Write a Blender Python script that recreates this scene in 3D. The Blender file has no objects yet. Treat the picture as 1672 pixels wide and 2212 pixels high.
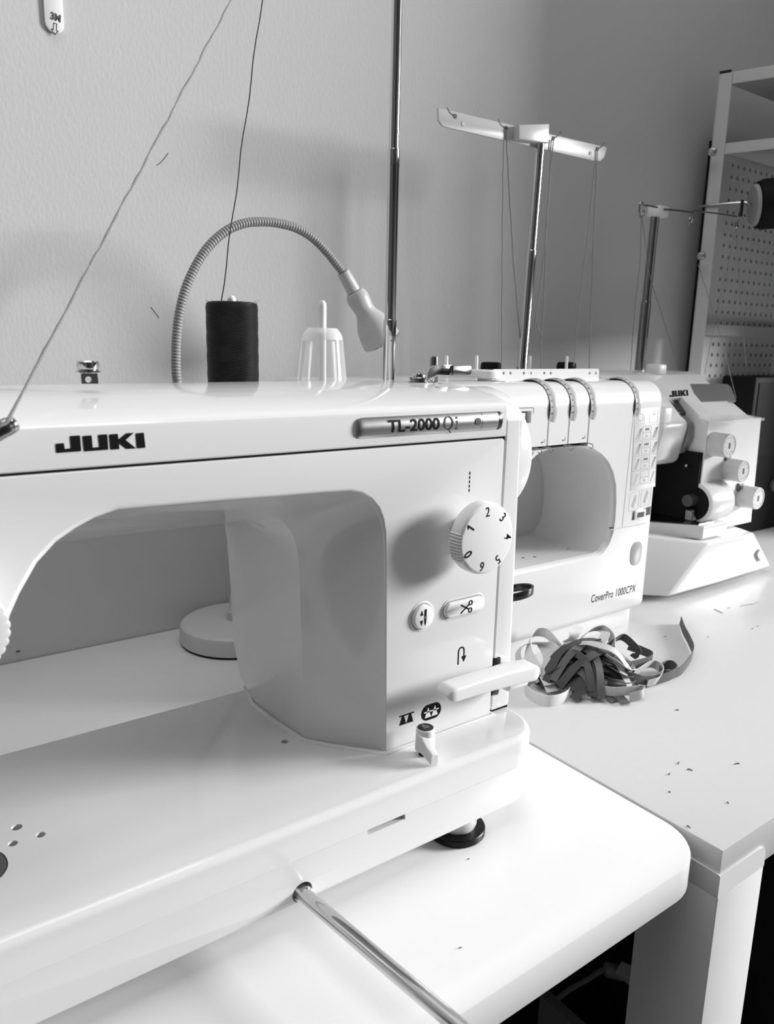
import bpy, bmesh, math, random
from mathutils import Vector, Matrix
random.seed(7)
D = bpy.data
SC = bpy.context.scene
COL = SC.collection
PI = math.pi
R_ = math.radians

# ------------------------------------------------------------------ camera
FPX, CX, CY = 1674.63, 836.0, 1106.0
EYE = Vector((0, 0, 0.34))
def _basis(yaw, pitch, roll):
    f = Vector((math.sin(yaw)*math.cos(pitch), math.cos(yaw)*math.cos(pitch), -math.sin(pitch)))
    r = Vector((math.cos(yaw), -math.sin(yaw), 0)); d = f.cross(r)
    return math.cos(roll)*r+math.sin(roll)*d, -math.sin(roll)*r+math.cos(roll)*d, f
CR, CD, CF = _basis(R_(36.6108), R_(12.44757), R_(-1.28182))
cd = D.cameras.new('camera'); cam = D.objects.new('camera', cd); COL.objects.link(cam)
cd.sensor_fit = 'HORIZONTAL'; cd.sensor_width = 36.0; cd.lens = 36.0*FPX/1672.0
cd.clip_start = 0.01; cd.clip_end = 50
cam.matrix_world = Matrix(((CR.x, -CD.x, -CF.x, EYE.x), (CR.y, -CD.y, -CF.y, EYE.y), (CR.z, -CD.z, -CF.z, EYE.z), (0, 0, 0, 1)))
cd.dof.use_dof = True; cd.dof.focus_distance = 0.60; cd.dof.aperture_fstop = 22.0
SC.camera = cam
def ray(x, y): return CR*((x-CX)/FPX)+CD*((y-CY)/FPX)+CF
def aty(x, y, Y): d = ray(x, y); return EYE+d*((Y-EYE.y)/d.y)          # photo point on the plane of depth Y
def atz(x, y, z): d = ray(x, y); return EYE+d*((z-EYE.z)/d.z)          # photo point on the plane of height z
def atx(x, y, X): d = ray(x, y); return EYE+d*((X-EYE.x)/d.x)

# ------------------------------------------------------------------ world, light, exposure
vs = SC.view_settings; vs.view_transform = 'Standard'; vs.look = 'None'; vs.gamma = 1.0; vs.use_curve_mapping = False
vs.exposure = 0.0
w = D.worlds.new('world'); SC.world = w; w.use_nodes = True
w.node_tree.nodes['Background'].inputs[0].default_value = (1, 1, 1, 1)
w.node_tree.nodes['Background'].inputs[1].default_value = 0.2
FLOOR = -0.74; CEIL = 2.15; XR = 4.6; XL = -1.6; YB = 0.847; YF = -3.4
WIN = (-2.60, -0.90, 0.70, 2.00)         # right-hand window: y0 y1 z0 z1
ld = D.lights.new('daylight_window', 'AREA'); ld.shape = 'RECTANGLE'
ld.size = WIN[1]-WIN[0]; ld.size_y = WIN[3]-WIN[2]; ld.energy = 590.0
lo = D.objects.new('daylight_window', ld); COL.objects.link(lo)
lo.location = (XR+0.10, (WIN[0]+WIN[1])/2, (WIN[2]+WIN[3])/2)
lo.rotation_euler = Matrix(((0, 0, 1), (1, 0, 0), (0, 1, 0))).to_euler()
lc = D.lights.new('ceiling_lamp_light', 'AREA'); lc.shape = 'RECTANGLE'; lc.size = 1.5; lc.size_y = 1.2; lc.energy = 18.0
lco = D.objects.new('ceiling_lamp_light', lc); COL.objects.link(lco); lco.location = (0.05, 0.15, CEIL-0.03)

# ------------------------------------------------------------------ materials
def mat(name, g, rough=0.4, metal=0.0, spec=0.5, coat=0.0, trans=0.0, alpha=1.0, ior=None):
    m = D.materials.new(name); m.use_nodes = True; b = m.node_tree.nodes['Principled BSDF']
    b.inputs['Base Color'].default_value = (g, g, g, 1)
    b.inputs['Roughness'].default_value = rough; b.inputs['Metallic'].default_value = metal
    b.inputs['Specular IOR Level'].default_value = spec; b.inputs['Coat Weight'].default_value = coat
    b.inputs['Coat Roughness'].default_value = 0.05
    b.inputs['Transmission Weight'].default_value = trans; b.inputs['Alpha'].default_value = alpha
    if ior: b.inputs['IOR'].default_value = ior
    return m
def noise_mat(m, scale, amount, stretch=(1, 1, 1), bump=0.0, detail=4, bscale=None, dist=0.002):
    nt = m.node_tree; b = nt.nodes['Principled BSDF']; g = b.inputs['Base Color'].default_value[0]
    tc = nt.nodes.new('ShaderNodeTexCoord'); mp = nt.nodes.new('ShaderNodeMapping'); mp.inputs['Scale'].default_value = stretch
    nt.links.new(tc.outputs['Object'], mp.inputs['Vector'])
    n = nt.nodes.new('ShaderNodeTexNoise'); n.inputs['Scale'].default_value = scale; n.inputs['Detail'].default_value = detail
    nt.links.new(mp.outputs[0], n.inputs['Vector'])
    if amount:
        r = nt.nodes.new('ShaderNodeMapRange'); r.inputs[1].default_value = 0.3; r.inputs[2].default_value = 0.7
        r.inputs[3].default_value = g*(1-amount); r.inputs[4].default_value = g*(1+amount)
        nt.links.new(n.outputs['Fac'], r.inputs[0]); nt.links.new(r.outputs[0], b.inputs['Base Color'])
    if bump:
        n2 = n
        if bscale:
            n2 = nt.nodes.new('ShaderNodeTexNoise'); n2.inputs['Scale'].default_value = bscale; n2.inputs['Detail'].default_value = detail
            nt.links.new(mp.outputs[0], n2.inputs['Vector'])
        bp = nt.nodes.new('ShaderNodeBump'); bp.inputs['Strength'].default_value = bump; bp.inputs['Distance'].default_value = dist
        nt.links.new(n2.outputs['Fac'], bp.inputs['Height']); nt.links.new(bp.outputs[0], b.inputs['Normal'])
    return m
M = {}
M['shell'] = mat('white_gloss_plastic', 0.72, 0.10, spec=0.5)
M['shell2'] = mat('white_satin_plastic', 0.67, 0.22)
M['ivory'] = mat('white_lamp_enamel', 0.50, 0.38)
M['flex'] = mat('grey_flexible_hose', 0.27, 0.45)
M['dial'] = mat('white_matt_plastic', 0.80, 0.36)
M['ink'] = mat('black_print', 0.008, 0.6, spec=0.08)
M['greyink'] = mat('grey_print', 0.10, 0.5, spec=0.1)
M['paleink'] = mat('pale_grey_print', 0.36, 0.5)
M['dark'] = mat('dark_cavity', 0.010, 0.8, spec=0.1)  # near black, put in for shade inside holes, slots and seams
M['black'] = mat('black_plastic', 0.012, 0.22)
M['rubber'] = mat('black_rubber', 0.008, 0.35, spec=0.2)
M['chrome'] = mat('chrome', 0.62, 0.09, metal=1)
M['steel'] = mat('dark_steel', 0.36, 0.18, metal=1)
M['brushed'] = mat('brushed_metal', 0.56, 0.27, metal=1)
M['plate'] = mat('dark_needle_plate', 0.075, 0.35, metal=0.4)
M['clear'] = mat('clear_plastic', 0.9, 0.06, alpha=0.24)
M['clear2'] = mat('frosted_clear_plastic', 0.85, 0.22, alpha=0.50)
M['tinted'] = mat('tinted_window_plastic', 0.16, 0.08)
M['table'] = noise_mat(mat('white_laminate', 0.73, 0.30), 900, 0.012, bump=0.02, bscale=1500, dist=0.0003)
M['tablepaint'] = mat('white_powder_coat', 0.72, 0.35)
M['wall'] = noise_mat(mat('painted_wall', 0.54, 0.62), 3, 0.02, stretch=(1, 1, 0.5), bump=0.22, bscale=300, detail=5, dist=0.0012)
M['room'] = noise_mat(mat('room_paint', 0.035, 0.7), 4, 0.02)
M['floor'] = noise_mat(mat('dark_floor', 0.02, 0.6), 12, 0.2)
M['thread_black'] = mat('black_thread', 0.012, 0.55)
M['thread_pale'] = noise_mat(mat('pale_twisted_thread', 0.24, 0.8), 1500, 0.25, bump=0.4, dist=0.0005)
M['thread_grey'] = mat('grey_thread', 0.24, 0.8)
M['shelf'] = mat('grey_white_shelf_paint', 0.50, 0.45)
M['elastic'] = noise_mat(mat('pale_elastic', 0.66, 0.75), 700, 0.05, bump=0.15, dist=0.0004)
M['strip'] = noise_mat(mat('grey_woven_strip', 0.095, 0.75), 900, 0.15, bump=0.2, dist=0.0004)
M['strip2'] = noise_mat(mat('dark_woven_strip', 0.055, 0.75), 900, 0.15, bump=0.2, dist=0.0004)
M['stripback'] = noise_mat(mat('pale_strip_back', 0.50, 0.75), 900, 0.1)
M['lint'] = mat('lint', 0.10, 0.9)
M['fuzz'] = mat('fine_hair', 0.05, 0.7)
M['box'] = mat('dark_box', 0.008, 0.6, spec=0.1)
M['cable'] = mat('grey_cable', 0.16, 0.5)
M['tag'] = mat('paper_tag', 0.22, 0.8)
M['windowframe'] = mat('window_frame_paint', 0.75, 0.4)

M['wheel'] = mat('pale_grey_wheel', 0.50, 0.25)
M['bar'] = mat('translucent_grey_plastic', 0.52, 0.3)
M['lint2'] = mat('pale_lint', 0.38, 0.9)
M['knobgrey'] = mat('grey_white_knob', 0.58, 0.35)
# black wound thread: fine criss-cross ridges
def wound(m, cx, cy, k=900.0):
    nt = m.node_tree; b = nt.nodes['Principled BSDF']; N = nt.nodes.new; ln = nt.links.new
    def mth(op, a, b_=None):
        n = N('ShaderNodeMath'); n.operation = op
        for i, q in enumerate((a, b_)):
            if q is None: continue
            if hasattr(q, 'node'): ln(q, n.inputs[i])
            else: n.inputs[i].default_value = q
        return n.outputs[0]
    sp_ = N('ShaderNodeSeparateXYZ'); ln(N('ShaderNodeTexCoord').outputs['Object'], sp_.inputs[0])
    th_ = mth('ARCTAN2', mth('SUBTRACT', sp_.outputs[1], cy), mth('SUBTRACT', sp_.outputs[0], cx))
    tri_ = mth('PINGPONG', mth('MULTIPLY', th_, 1.0), 0.8)
    band = mth('SIGN', mth('SINE', mth('ADD', mth('MULTIPLY', sp_.outputs[2], 2*PI/0.022), mth('MULTIPLY', tri_, 3.0))))
    ph = mth('ADD', mth('MULTIPLY', sp_.outputs[2], 2*PI*k), mth('MULTIPLY', mth('MULTIPLY', th_, band), 14.0))
    h = mth('ADD', mth('SINE', ph), mth('MULTIPLY', band, 0.6))
    bp = N('ShaderNodeBump'); bp.inputs['Strength'].default_value = 0.8; bp.inputs['Distance'].default_value = 0.0003
    ln(h, bp.inputs['Height']); ln(bp.outputs[0], b.inputs['Normal'])
    return m
M['wound'] = wound(mat('wound_black_thread', 0.006, 0.45, spec=0.22), 0.2622, 0.5540)
M['wound_far'] = mat('wound_dark_thread', 0.008, 0.6, spec=0.1)

# ------------------------------------------------------------------ mesh helpers
def put(bm, name, m, parent=None, ang=32, label=None, smooth=True, recalc=True):
    if recalc: bmesh.ops.recalc_face_normals(bm, faces=bm.faces)
    bm.normal_update()
    c = math.cos(R_(ang))
    for f in bm.faces: f.smooth = smooth
    if smooth:
        for e in bm.edges:
            if len(e.link_faces) == 2:
                a, b_ = e.link_faces
                e.smooth = a.normal.dot(b_.normal) > c
    me = D.meshes.new(name); bm.to_mesh(me); bm.free()
    for mm in (m if isinstance(m, (list, tuple)) else [m]): me.materials.append(mm)
    o = D.objects.new(name, me); COL.objects.link(o)
    if parent:
        o.parent = parent; o.matrix_parent_inverse = Matrix.Translation(-abspos(parent))
    if label: o['label'] = label
    return o
POS = {}
def abspos(o): return Vector(POS.get(o.name, (0, 0, 0)))
def empty(name, loc, label, cat, group=None):
    o = D.objects.new(name, None); COL.objects.link(o); o.location = loc; o.empty_display_size = 0.02
    POS[o.name] = Vector(loc)
    return tag(o, label, cat, group)
def tag(o, label, cat, group=None):
    o['label'] = label; o['category'] = cat
    if group: o['group'] = group
    return o
def struct(o): o['kind'] = 'structure'; return o
def NB(): return bmesh.new()
def addv(bm, pts): return [bm.verts.new(p) for p in pts]
def xf(bm, verts, mtx):
    for v in verts: v.co = mtx @ v.co
def box(bm, x0, x1, y0, y1, z0, z1, r=0.0, seg=3, mtx=None):
    vs_ = addv(bm, [(x, y, z) for z in (z0, z1) for y in (y0, y1) for x in (x0, x1)])
    fs = [bm.faces.new([vs_[i] for i in q]) for q in ((0, 2, 3, 1), (4, 5, 7, 6), (0, 1, 5, 4), (2, 6, 7, 3), (0, 4, 6, 2), (1, 3, 7, 5))]
    if r > 0:
        es = list({e for f in fs for e in f.edges})
        res = bmesh.ops.bevel(bm, geom=es, offset=r, segments=seg, profile=0.5, affect='EDGES', clamp_overlap=True)
        allv = {v for f in res['faces'] for v in f.verts} | {v for v in vs_ if v.is_valid}
    else: allv = set(vs_)
    if mtx:
        for v in allv: v.co = mtx @ v.co
    return bm
def bridge(bm, loops, closed=True, cap0=True, cap1=True):
    L = [addv(bm, l) for l in loops]; n = len(L[0])
    for a, b_ in zip(L, L[1:]):
        for i in range(n if closed else n-1):
            j = (i+1) % n
            try: bm.faces.new((a[i], a[j], b_[j], b_[i]))
            except ValueError: pass
    if closed and cap0 and n > 2: bm.faces.new(L[0][::-1])
    if closed and cap1 and n > 2: bm.faces.new(L[-1])
    return L
def frame(d, up=Vector((0, 0, 1))):
    d = Vector(d).normalized()
    if abs(d.dot(up)) > 0.98: up = Vector((0, 1, 0))
    x = up.cross(d).normalized(); y = d.cross(x)
    return x, y, d
def lathe(bm, prof, origin, axis=(0, 0, 1), n=32, cap=True):
    """prof: (radius, distance along the axis) pairs"""
    x, y, d = frame(axis); o = Vector(origin); loops = []
    for r, h in prof:
        loops.append([o+d*h+(x*math.cos(2*PI*k/n)+y*math.sin(2*PI*k/n))*max(r, 1e-5) for k in range(n)])
    bridge(bm, loops, True, cap, cap); return bm
def cyl(bm, p0, p1, r, n=20, r1=None, bev=0.0):
    p0 = Vector(p0); p1 = Vector(p1); L = (p1-p0).length; r1 = r if r1 is None else r1
    pr = [(r, 0), (r1, L)] if not bev else [(r-bev, 0), (r-bev*.3, bev*.3), (r, bev), (r1, L-bev), (r1-bev*.3, L-bev*.3), (r1-bev, L)]
    return lathe(bm, pr, p0, p1-p0, n)
def tube(bm, pts, rad, n=10, cap=True, closed=False):
    pts = [Vector(p) for p in pts]; N = len(pts); loops = []
    t0 = (pts[1]-pts[0]).normalized(); x, y, _ = frame(t0); prev = t0
    for i in range(N):
        a = pts[max(i-1, 0)]; b_ = pts[min(i+1, N-1)]; t = (b_-a).normalized()
        q = prev.rotation_difference(t); x = q @ x; y = q @ y; prev = t
        r = rad(i/(N-1)) if callable(rad) else rad
        loops.append([pts[i]+(x*math.cos(2*PI*k/n)+y*math.sin(2*PI*k/n))*r for k in range(n)])
    bridge(bm, loops, True, cap, cap); return bm
def spline(P, m=8):
    """Catmull-Rom through points"""
    P = [Vector(p) for p in P]; out = []
    Q = [P[0]*2-P[1]]+P+[P[-1]*2-P[-2]]
    for i in range(1, len(Q)-2):
        p0, p1, p2, p3 = Q[i-1:i+3]
        for k in range(m):
            t = k/m
            out.append(0.5*((2*p1)+(p2-p0)*t+(2*p0-5*p1+4*p2-p3)*t*t+(3*p1-p0-3*p2+p3)*t**3))
    out.append(P[-1]); return out
def prism(bm, poly, axis, a, b_, bev=0.0):
    """poly: 2-D points; axis 'x': (y,z), 'y': (x,z), 'z': (x,y)"""
    mk = {'x': lambda p, t: (t, p[0], p[1]), 'y': lambda p, t: (p[0], t, p[1]), 'z': lambda p, t: (p[0], p[1], t)}[axis]
    if bev:
        q = inset(poly, bev); s = 1 if b_ > a else -1; h = inset(poly, bev*.29)
        bridge(bm, [[mk(p, a) for p in q], [mk(p, a+s*bev*.29) for p in h], [mk(p, a+s*bev) for p in poly], [mk(p, b_-s*bev) for p in poly], [mk(p, b_-s*bev*.29) for p in h], [mk(p, b_) for p in q]])
    else: bridge(bm, [[mk(p, a) for p in poly], [mk(p, b_) for p in poly]])
    return bm
def area2(P): return sum(P[i][0]*P[(i+1) % len(P)][1]-P[(i+1) % len(P)][0]*P[i][1] for i in range(len(P)))
def inset(P, d):
    s = 1 if area2(P) > 0 else -1; n = len(P); out = []
    dd = d if isinstance(d, (list, tuple)) else [d]*n
    for i in range(n):
        a, p, c = Vector(P[i-1]), Vector(P[i]), Vector(P[(i+1) % n])
        e1 = (p-a).normalized(); e2 = (c-p).normalized()
        n1 = Vector((-e1.y, e1.x))*s; n2 = Vector((-e2.y, e2.x))*s
        m = n1+n2; k = max(m.length_squared, 0.4)
        out.append(tuple(p+m*(2*dd[i]/k)))
    return out
def rrect(x0, x1, y0, y1, r, n=6):
    rr = r if isinstance(r, (list, tuple)) else [r]*4; out = []
    for (cx, cy, a, q) in ((x1, y1, 0, rr[0]), (x0, y1, 90, rr[1]), (x0, y0, 180, rr[2]), (x1, y0, 270, rr[3])):
        ox = cx-q if cx == x1 else cx+q; oy = cy-q if cy == y1 else cy+q
        for k in range(n+1):
            t = R_(a+90*k/n); out.append((ox+q*math.cos(t), oy+q*math.sin(t)))
            if q == 0: break
    return out
def circ(cx, cy, r, n=24): return [(cx+r*math.cos(2*PI*k/n), cy+r*math.sin(2*PI*k/n)) for k in range(n)]
def cut(bm, cutters):
    """boolean difference, applied at once; the cutters are thrown away"""
    bmesh.ops.recalc_face_normals(bm, faces=bm.faces)
    me = D.meshes.new('tmp'); bm.to_mesh(me); bm.free()
    o = D.objects.new('tmp', me); COL.objects.link(o); tmp = [o]
    for c in cutters:
        bmesh.ops.recalc_face_normals(c, faces=c.faces)
        mc = D.meshes.new('tmpc'); c.to_mesh(mc); c.free(); oc = D.objects.new('tmpc', mc); COL.objects.link(oc); tmp.append(oc)
        md = o.modifiers.new('b', 'BOOLEAN'); md.operation = 'DIFFERENCE'; md.object = oc; md.solver = 'EXACT'
    bpy.context.view_layer.update()
    dg = bpy.context.evaluated_depsgraph_get(); ev = o.evaluated_get(dg); me2 = D.meshes.new_from_object(ev)
    out = bmesh.new(); out.from_mesh(me2)
    D.meshes.remove(me2)
    for t in tmp:
        mm = t.data; D.objects.remove(t); D.meshes.remove(mm)
    return out
def decal(polys, plane, name, m, parent, th=0.00012, label=None):
    """flat printed shapes. plane: function (u,v)->Vector on the surface and its outward normal"""
    bm = NB()
    for P in polys:
        pts = [plane(*p) for p in P]
        bridge(bm, [[p[0] for p in pts], [p[0]+p[1]*th for p in pts]])
    bm.normal_update(); bmesh.ops.triangulate(bm, faces=[f for f in bm.faces if len(f.verts) > 4])
    return put(bm, name, m, parent, label=label, smooth=False)
def text_bm(txt, size, bold=0.0, shear=0.0, sx=1.0, align='CENTER', res=4, sub=0, space=1.0):
    cu = D.curves.new('t', 'FONT'); cu.body = txt; cu.size = size; cu.offset = bold; cu.shear = shear
    cu.align_x = align; cu.align_y = 'CENTER'; cu.resolution_u = res; cu.space_character = space
    o = D.objects.new('t', cu); COL.objects.link(o); bpy.context.view_layer.update()
    me = D.meshes.new_from_object(o.evaluated_get(bpy.context.evaluated_depsgraph_get()))
    bm = bmesh.new(); bm.from_mesh(me); D.meshes.remove(me); D.objects.remove(o); D.curves.remove(cu)
    if sub: 
        for _ in range(sub): bmesh.ops.subdivide_edges(bm, edges=bm.edges, cuts=1)
    for v in bm.verts: v.co.x *= sx
    return bm
def text(txt, size, place, name, m, parent, th=0.00012, **k):
    """place: function (u,v)->(point, normal)"""
    bm = text_bm(txt, size, **k)
    for v in bm.verts:
        p, n = place(v.co.x, v.co.y); v.co = p+n*th
    return put(bm, name, m, parent, smooth=False, recalc=False)
# ------------------------------------------------------------------ room
def wallbox(name, x0, x1, y0, y1, z0, z1, m):
    return struct(put(box(NB(), x0, x1, y0, y1, z0, z1), name, M[m], smooth=False))
T = 0.12
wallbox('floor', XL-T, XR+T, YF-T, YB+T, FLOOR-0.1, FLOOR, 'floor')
wallbox('ceiling', XL-T, XR+T, YF-T, YB+T, CEIL, CEIL+0.1, 'room')
wallbox('wall_back', XL-T, XR+T, YB, YB+T, FLOOR, CEIL, 'wall')
wallbox('wall_front', XL-T, XR+T, YF-T, YF, FLOOR, CEIL, 'room')
wallbox('wall_left', XL-T, XL, YF, YB, FLOOR, CEIL, 'room')
bm = NB()
for a in ((YF, WIN[0], FLOOR, CEIL), (WIN[1], YB, FLOOR, CEIL), (WIN[0], WIN[1], FLOOR, WIN[2]), (WIN[0], WIN[1], WIN[3], CEIL)):
    box(bm, XR, XR+T, *a)
struct(put(bm, 'wall_right', M['room'], smooth=False))
bm = NB(); fw = 0.045
for a in ((WIN[0], WIN[0]+fw, WIN[2], WIN[3]), (WIN[1]-fw, WIN[1], WIN[2], WIN[3]), (WIN[0]+fw, WIN[1]-fw, WIN[2], WIN[2]+fw), (WIN[0]+fw, WIN[1]-fw, WIN[3]-fw, WIN[3])):
    box(bm, XR+0.01, XR+0.06, *a)
struct(put(bm, 'window_1', M['windowframe'], smooth=False))

# ------------------------------------------------------------------ tables
def rounded_slab(x0, x1, y0, y1, z0, z1, r, e=0.0012):
    P = rrect(x0, x1, y0, y1, r, 10); return prism(NB(), P, 'z', z0, z1, e)
t = empty('side_table', (0.1, 0.55, FLOOR), 'small white table with rounded front corner under the near sewing machine', 'table')
TX = 0.4715
put(rounded_slab(-0.62, TX, 0.2440, 0.8455, -0.0245, 0, [0.002, 0.002, 0.04, 0.04]), 'table_top', M['table'], t)
for lx, ly in ((0.40, 0.31), (-0.55, 0.31), (0.40, 0.78), (-0.55, 0.78)):
    if lx > 0 and ly < 0.4: lx = -0.02                                   # the near leg is set well in, out of sight
    put(cyl(NB(), (lx, ly, FLOOR), (lx, ly, -0.0245), 0.02, 20), 'leg', M['tablepaint'], t)
t = empty('work_table', (1.2, 0.55, FLOOR), 'long white table with square corner and thick square leg at the right', 'table')
RX0, RX1, RY0, RY1 = 0.4735, 1.72, 0.2392, 0.8450
put(box(NB(), RX0, RX1, RY0, RY1, -0.0345, 0.0005, 0.0009, 2), 'table_top', M['table'], t)
def leg_poly(): return rrect(RX0-0.0016, RX0+0.0606, RY0-0.0016, RY0+0.060, 0.0012, 3)
for (lx, ly) in ((0, 0), (RX1-RX0-0.06, 0), (0, 0.545), (RX1-RX0-0.06, 0.545)):
    P = [(x+lx, y+ly) for x, y in leg_poly()]
    bm = NB()
    prism(bm, P, 'z', FLOOR, -0.0352, 0.001)
    # the leg's outer plates climb over the apron
    if ly == 0: prism(bm, rrect(RX0+lx-0.0001, RX0+lx+0.0606, -0.0362, -0.0178, [0.010, 0.0001, 0.0001, 0.0001]), 'y', RY0-0.0016, RY0-0.0001)
    if lx == 0 and ly == 0: prism(bm, rrect(RY0-0.0016, RY0+0.060, -0.0362, -0.0178, [0.010, 0.001, 0.0001, 0.0001]), 'x', RX0-0.0016, RX0-0.0001)
    put(bm, 'leg', M['tablepaint'], t)

# ------------------------------------------------------------------ near sewing machine
SM = empty('sewing_machine', (0.165, 0.43, 0), 'big glossy white straight-stitch sewing machine in the foreground with numbered dial', 'sewing machine')
YFc = 0.376                                   # front face of arm and pillar
BX0, BX1, BY0, BY1, BZ0, BZ1, BZ2 = -0.072, 0.400, 0.3390, 0.517, 0.0193, 0.0497, 0.0720
rad = [0.012, 0.012, 0.03, 0.03]              # plan corners: back right, back left, front left, front right
P = rrect(BX0, BX1, BY0, BY1, rad, 10)
bm = NB(); r = 0.0050
loops = [[(x, y, BZ1+0.0003) for x, y in inset(P, 0.0006)], [(x, y, BZ1+0.0009) for x, y in P], [(x, y, BZ2-r) for x, y in P]]
for k in range(1, 7):
    a = R_(15*k); q = inset(P, r*(1-math.cos(a))); loops.append([(x, y, BZ2-r+r*math.sin(a)) for x, y in q])
bridge(bm, loops)
holes = []
for (hx, hy, hr) in ((0.2341, 0.426, 0.0025), (0.0657, 0.4263, 0.0029), (0.0749, 0.4119, 0.0025), (0.061, 0.4123, 0.0025)):
    holes.append(cyl(NB(), (hx, hy, 0.060), (hx, hy, 0.080), hr, 24))
bm = cut(bm, holes)
bed = put(bm, 'bed', M['shell'], SM)
for (hx, hy, hr) in ((0.2341, 0.426, 0.0025), (0.0657, 0.4263, 0.0029), (0.0749, 0.4119, 0.0025), (0.061, 0.4123, 0.0025)):
    put(cyl(NB(), (hx, hy, 0.0596), (hx, hy, 0.0640), hr*0.98, 20), 'bed_hole', M['dark'], bed)
# lower half of the bed
P2 = inset(P, 0.0009); P3 = inset(P, 0.0022)
bm = NB(); r = 0.0022
loops = [[(x, y, BZ0) for x, y in inset(P3, r)], [(x, y, BZ0+r*.3) for x, y in inset(P3, r*.3)], [(x, y, BZ0+r) for x, y in P3],
         [(x, y, BZ1-0.0010) for x, y in P2], [(x, y, BZ1-0.0001) for x, y in inset(P2, 0.0007)]]
bridge(bm, loops)
KX, KZ = 0.1983, 0.0262
bm = cut(bm, [box(NB(), 0.2432, 0.2722, 0.330, 0.349, 0.0462, 0.060), cyl(NB(), (KX, 0.32, KZ), (KX, 0.372, KZ), 0.0066, 36)])
base = put(bm, 'base', M['shell'], SM, label='lower half of the bed with a knee lifter hole')
put(cyl(NB(), (KX, 0.3715, KZ), (KX, 0.3722, KZ), 0.0066, 30), 'hole_shade', M['dark'], base)  # black disc in place of the shade deep in the hole
bm = NB(); box(bm, 0.2434, 0.2720, 0.3480, 0.3492, 0.0464, 0.0496)
put(bm, 'slot_shade', M['dark'], base)  # black strip in place of the shade inside the notch
# chrome knee lifter rod: out through the hole and away towards the sitter
bm = NB(); kp = [(KX-0.0015, 0.371, KZ), (KX, 0.340, KZ-0.0003), (0.2105, 0.2440, KZ-0.0012), (0.2180, 0.190, KZ-0.0016), (0.2205, 0.160, KZ-0.0018)]
tube(bm, spline(kp, 8), 0.0043, 24); put(bm, 'knee_lifter_rod', M['chrome'], SM)
put(cyl(NB(), (KX-0.0006, 0.3545, KZ), (KX+0.0008, 0.3375, KZ-0.0004), 0.0047, 28, bev=0.0006), 'rod_socket', M['steel'], SM)
# feet
for fx, fy in ((0.3365, 0.362), (0.0, 0.362), (0.3365, 0.488), (0.0, 0.488)):
    f = put(lathe(NB(), [(0.0198, 0.0), (0.0206, 0.001), (0.0206, 0.0048), (0.0200, 0.0055), (0.012, 0.0060)], (fx, fy, 0), n=40), 'foot_pad', M['rubber'], SM)
    put(lathe(NB(), [(0.0132, 0.0056), (0.0145, 0.009), (0.0145, BZ0+0.001)], (fx, fy, 0), n=32), 'foot_stem', M['shell2'], f)
# needle plate at the left edge
bm = NB(); P = rrect(-0.020, 0.0552, 0.3835, 0.4165, [0.0155, 0.002, 0.002, 0.0155], 10)
prism(bm, P, 'z', BZ2-0.001, BZ2+0.0003, 0.0002)
npl = put(bm, 'needle_plate', M['plate'], SM)
bm = NB(); prism(bm, inset(P, -0.0006), 'z', BZ2-0.001, BZ2+0.0001); put(bm, 'plate_gap', M['dark'], npl)

# body: one C-shaped casting, lofted from the front face to the back
inA = [(0.047, 0.165), (0.0530, 0.178), (0.0582, 0.1925), (0.0638, 0.2110), (0.0687, 0.2208), (0.0773, 0.2344), (0.0865, 0.2434), (0.0955, 0.2487), (0.1048, 0.2530), (0.116, 0.2557), (0.135, 0.2553), (0.17, 0.2545),
       (0.2033, 0.2534), (0.2336, 0.2526), (0.2520, 0.2516), (0.2600, 0.2492), (0.2668, 0.2450), (0.2722, 0.2390), (0.2757, 0.2320), (0.2778, 0.2237), (0.2790, 0.205), (0.2800, 0.17), (0.2812, 0.12), (0.2826, 0.0722)]
inB = [(0.047, 0.165), (0.0530, 0.178), (0.0582, 0.1925), (0.0638, 0.2110), (0.0687, 0.2205), (0.0770, 0.2310), (0.0855, 0.2375), (0.0935, 0.2405), (0.103, 0.2420), (0.114, 0.2425), (0.132, 0.2415), (0.165, 0.2400),
       (0.195, 0.2380), (0.2130, 0.2360), (0.2220, 0.2330), (0.2280, 0.2300), (0.2330, 0.2255), (0.2370, 0.2200), (0.2400, 0.2130), (0.2421, 0.2050), (0.2432, 0.190), (0.2442, 0.16), (0.2458, 0.115), (0.2477, 0.0722)]
inC = [(0.045, 0.165), (0.0510, 0.178), (0.0560, 0.1920), (0.0620, 0.2060), (0.0680, 0.2130), (0.0770, 0.2170), (0.0860, 0.2185), (0.0940, 0.2190), (0.104, 0.2190), (0.115, 0.2188), (0.134, 0.2182), (0.165, 0.2172),
       (0.195, 0.2158), (0.2150, 0.2146), (0.2240, 0.2140), (0.2290, 0.2136), (0.2330, 0.2133), (0.2355, 0.2131), (0.2370, 0.2130), (0.2378, 0.2129), (0.2390, 0.195), (0.2405, 0.16), (0.2420, 0.115), (0.2434, 0.0722)]
inD = [(x-0.001, min(z, 0.2055-(x-0.06)*0.014)) if i < 19 else (x, z) for i, (x, z) in enumerate(inC)]
inD[12:] = [(0.199, 0.2036), (0.218, 0.2033), (0.226, 0.2031), (0.231, 0.2030), (0.2350, 0.2029), (0.2380, 0.2028), (0.2400, 0.2028), (0.2412, 0.2027), (0.2428, 0.190), (0.2446, 0.16), (0.2468, 0.105), (0.2520, 0.0745)]
outer = [(0.3783, 0.0722), (0.3783, 0.2752), (0.3768, 0.2768), (0.012, 0.2768), (0.010, 0.2750), (0.010, 0.165)]
rr = [0.0045]*8+[0.004]*2+[0.0030]*8+[0.0026, 0.0020]+[0.0014]*4+[0.0005, 0.0010, 0.0010, 0.0010, 0.001, 0.001]
rr[0] = rr[-1] = 0.001; rr[23] = 0.0008
A = inA+outer; stations = []
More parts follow.
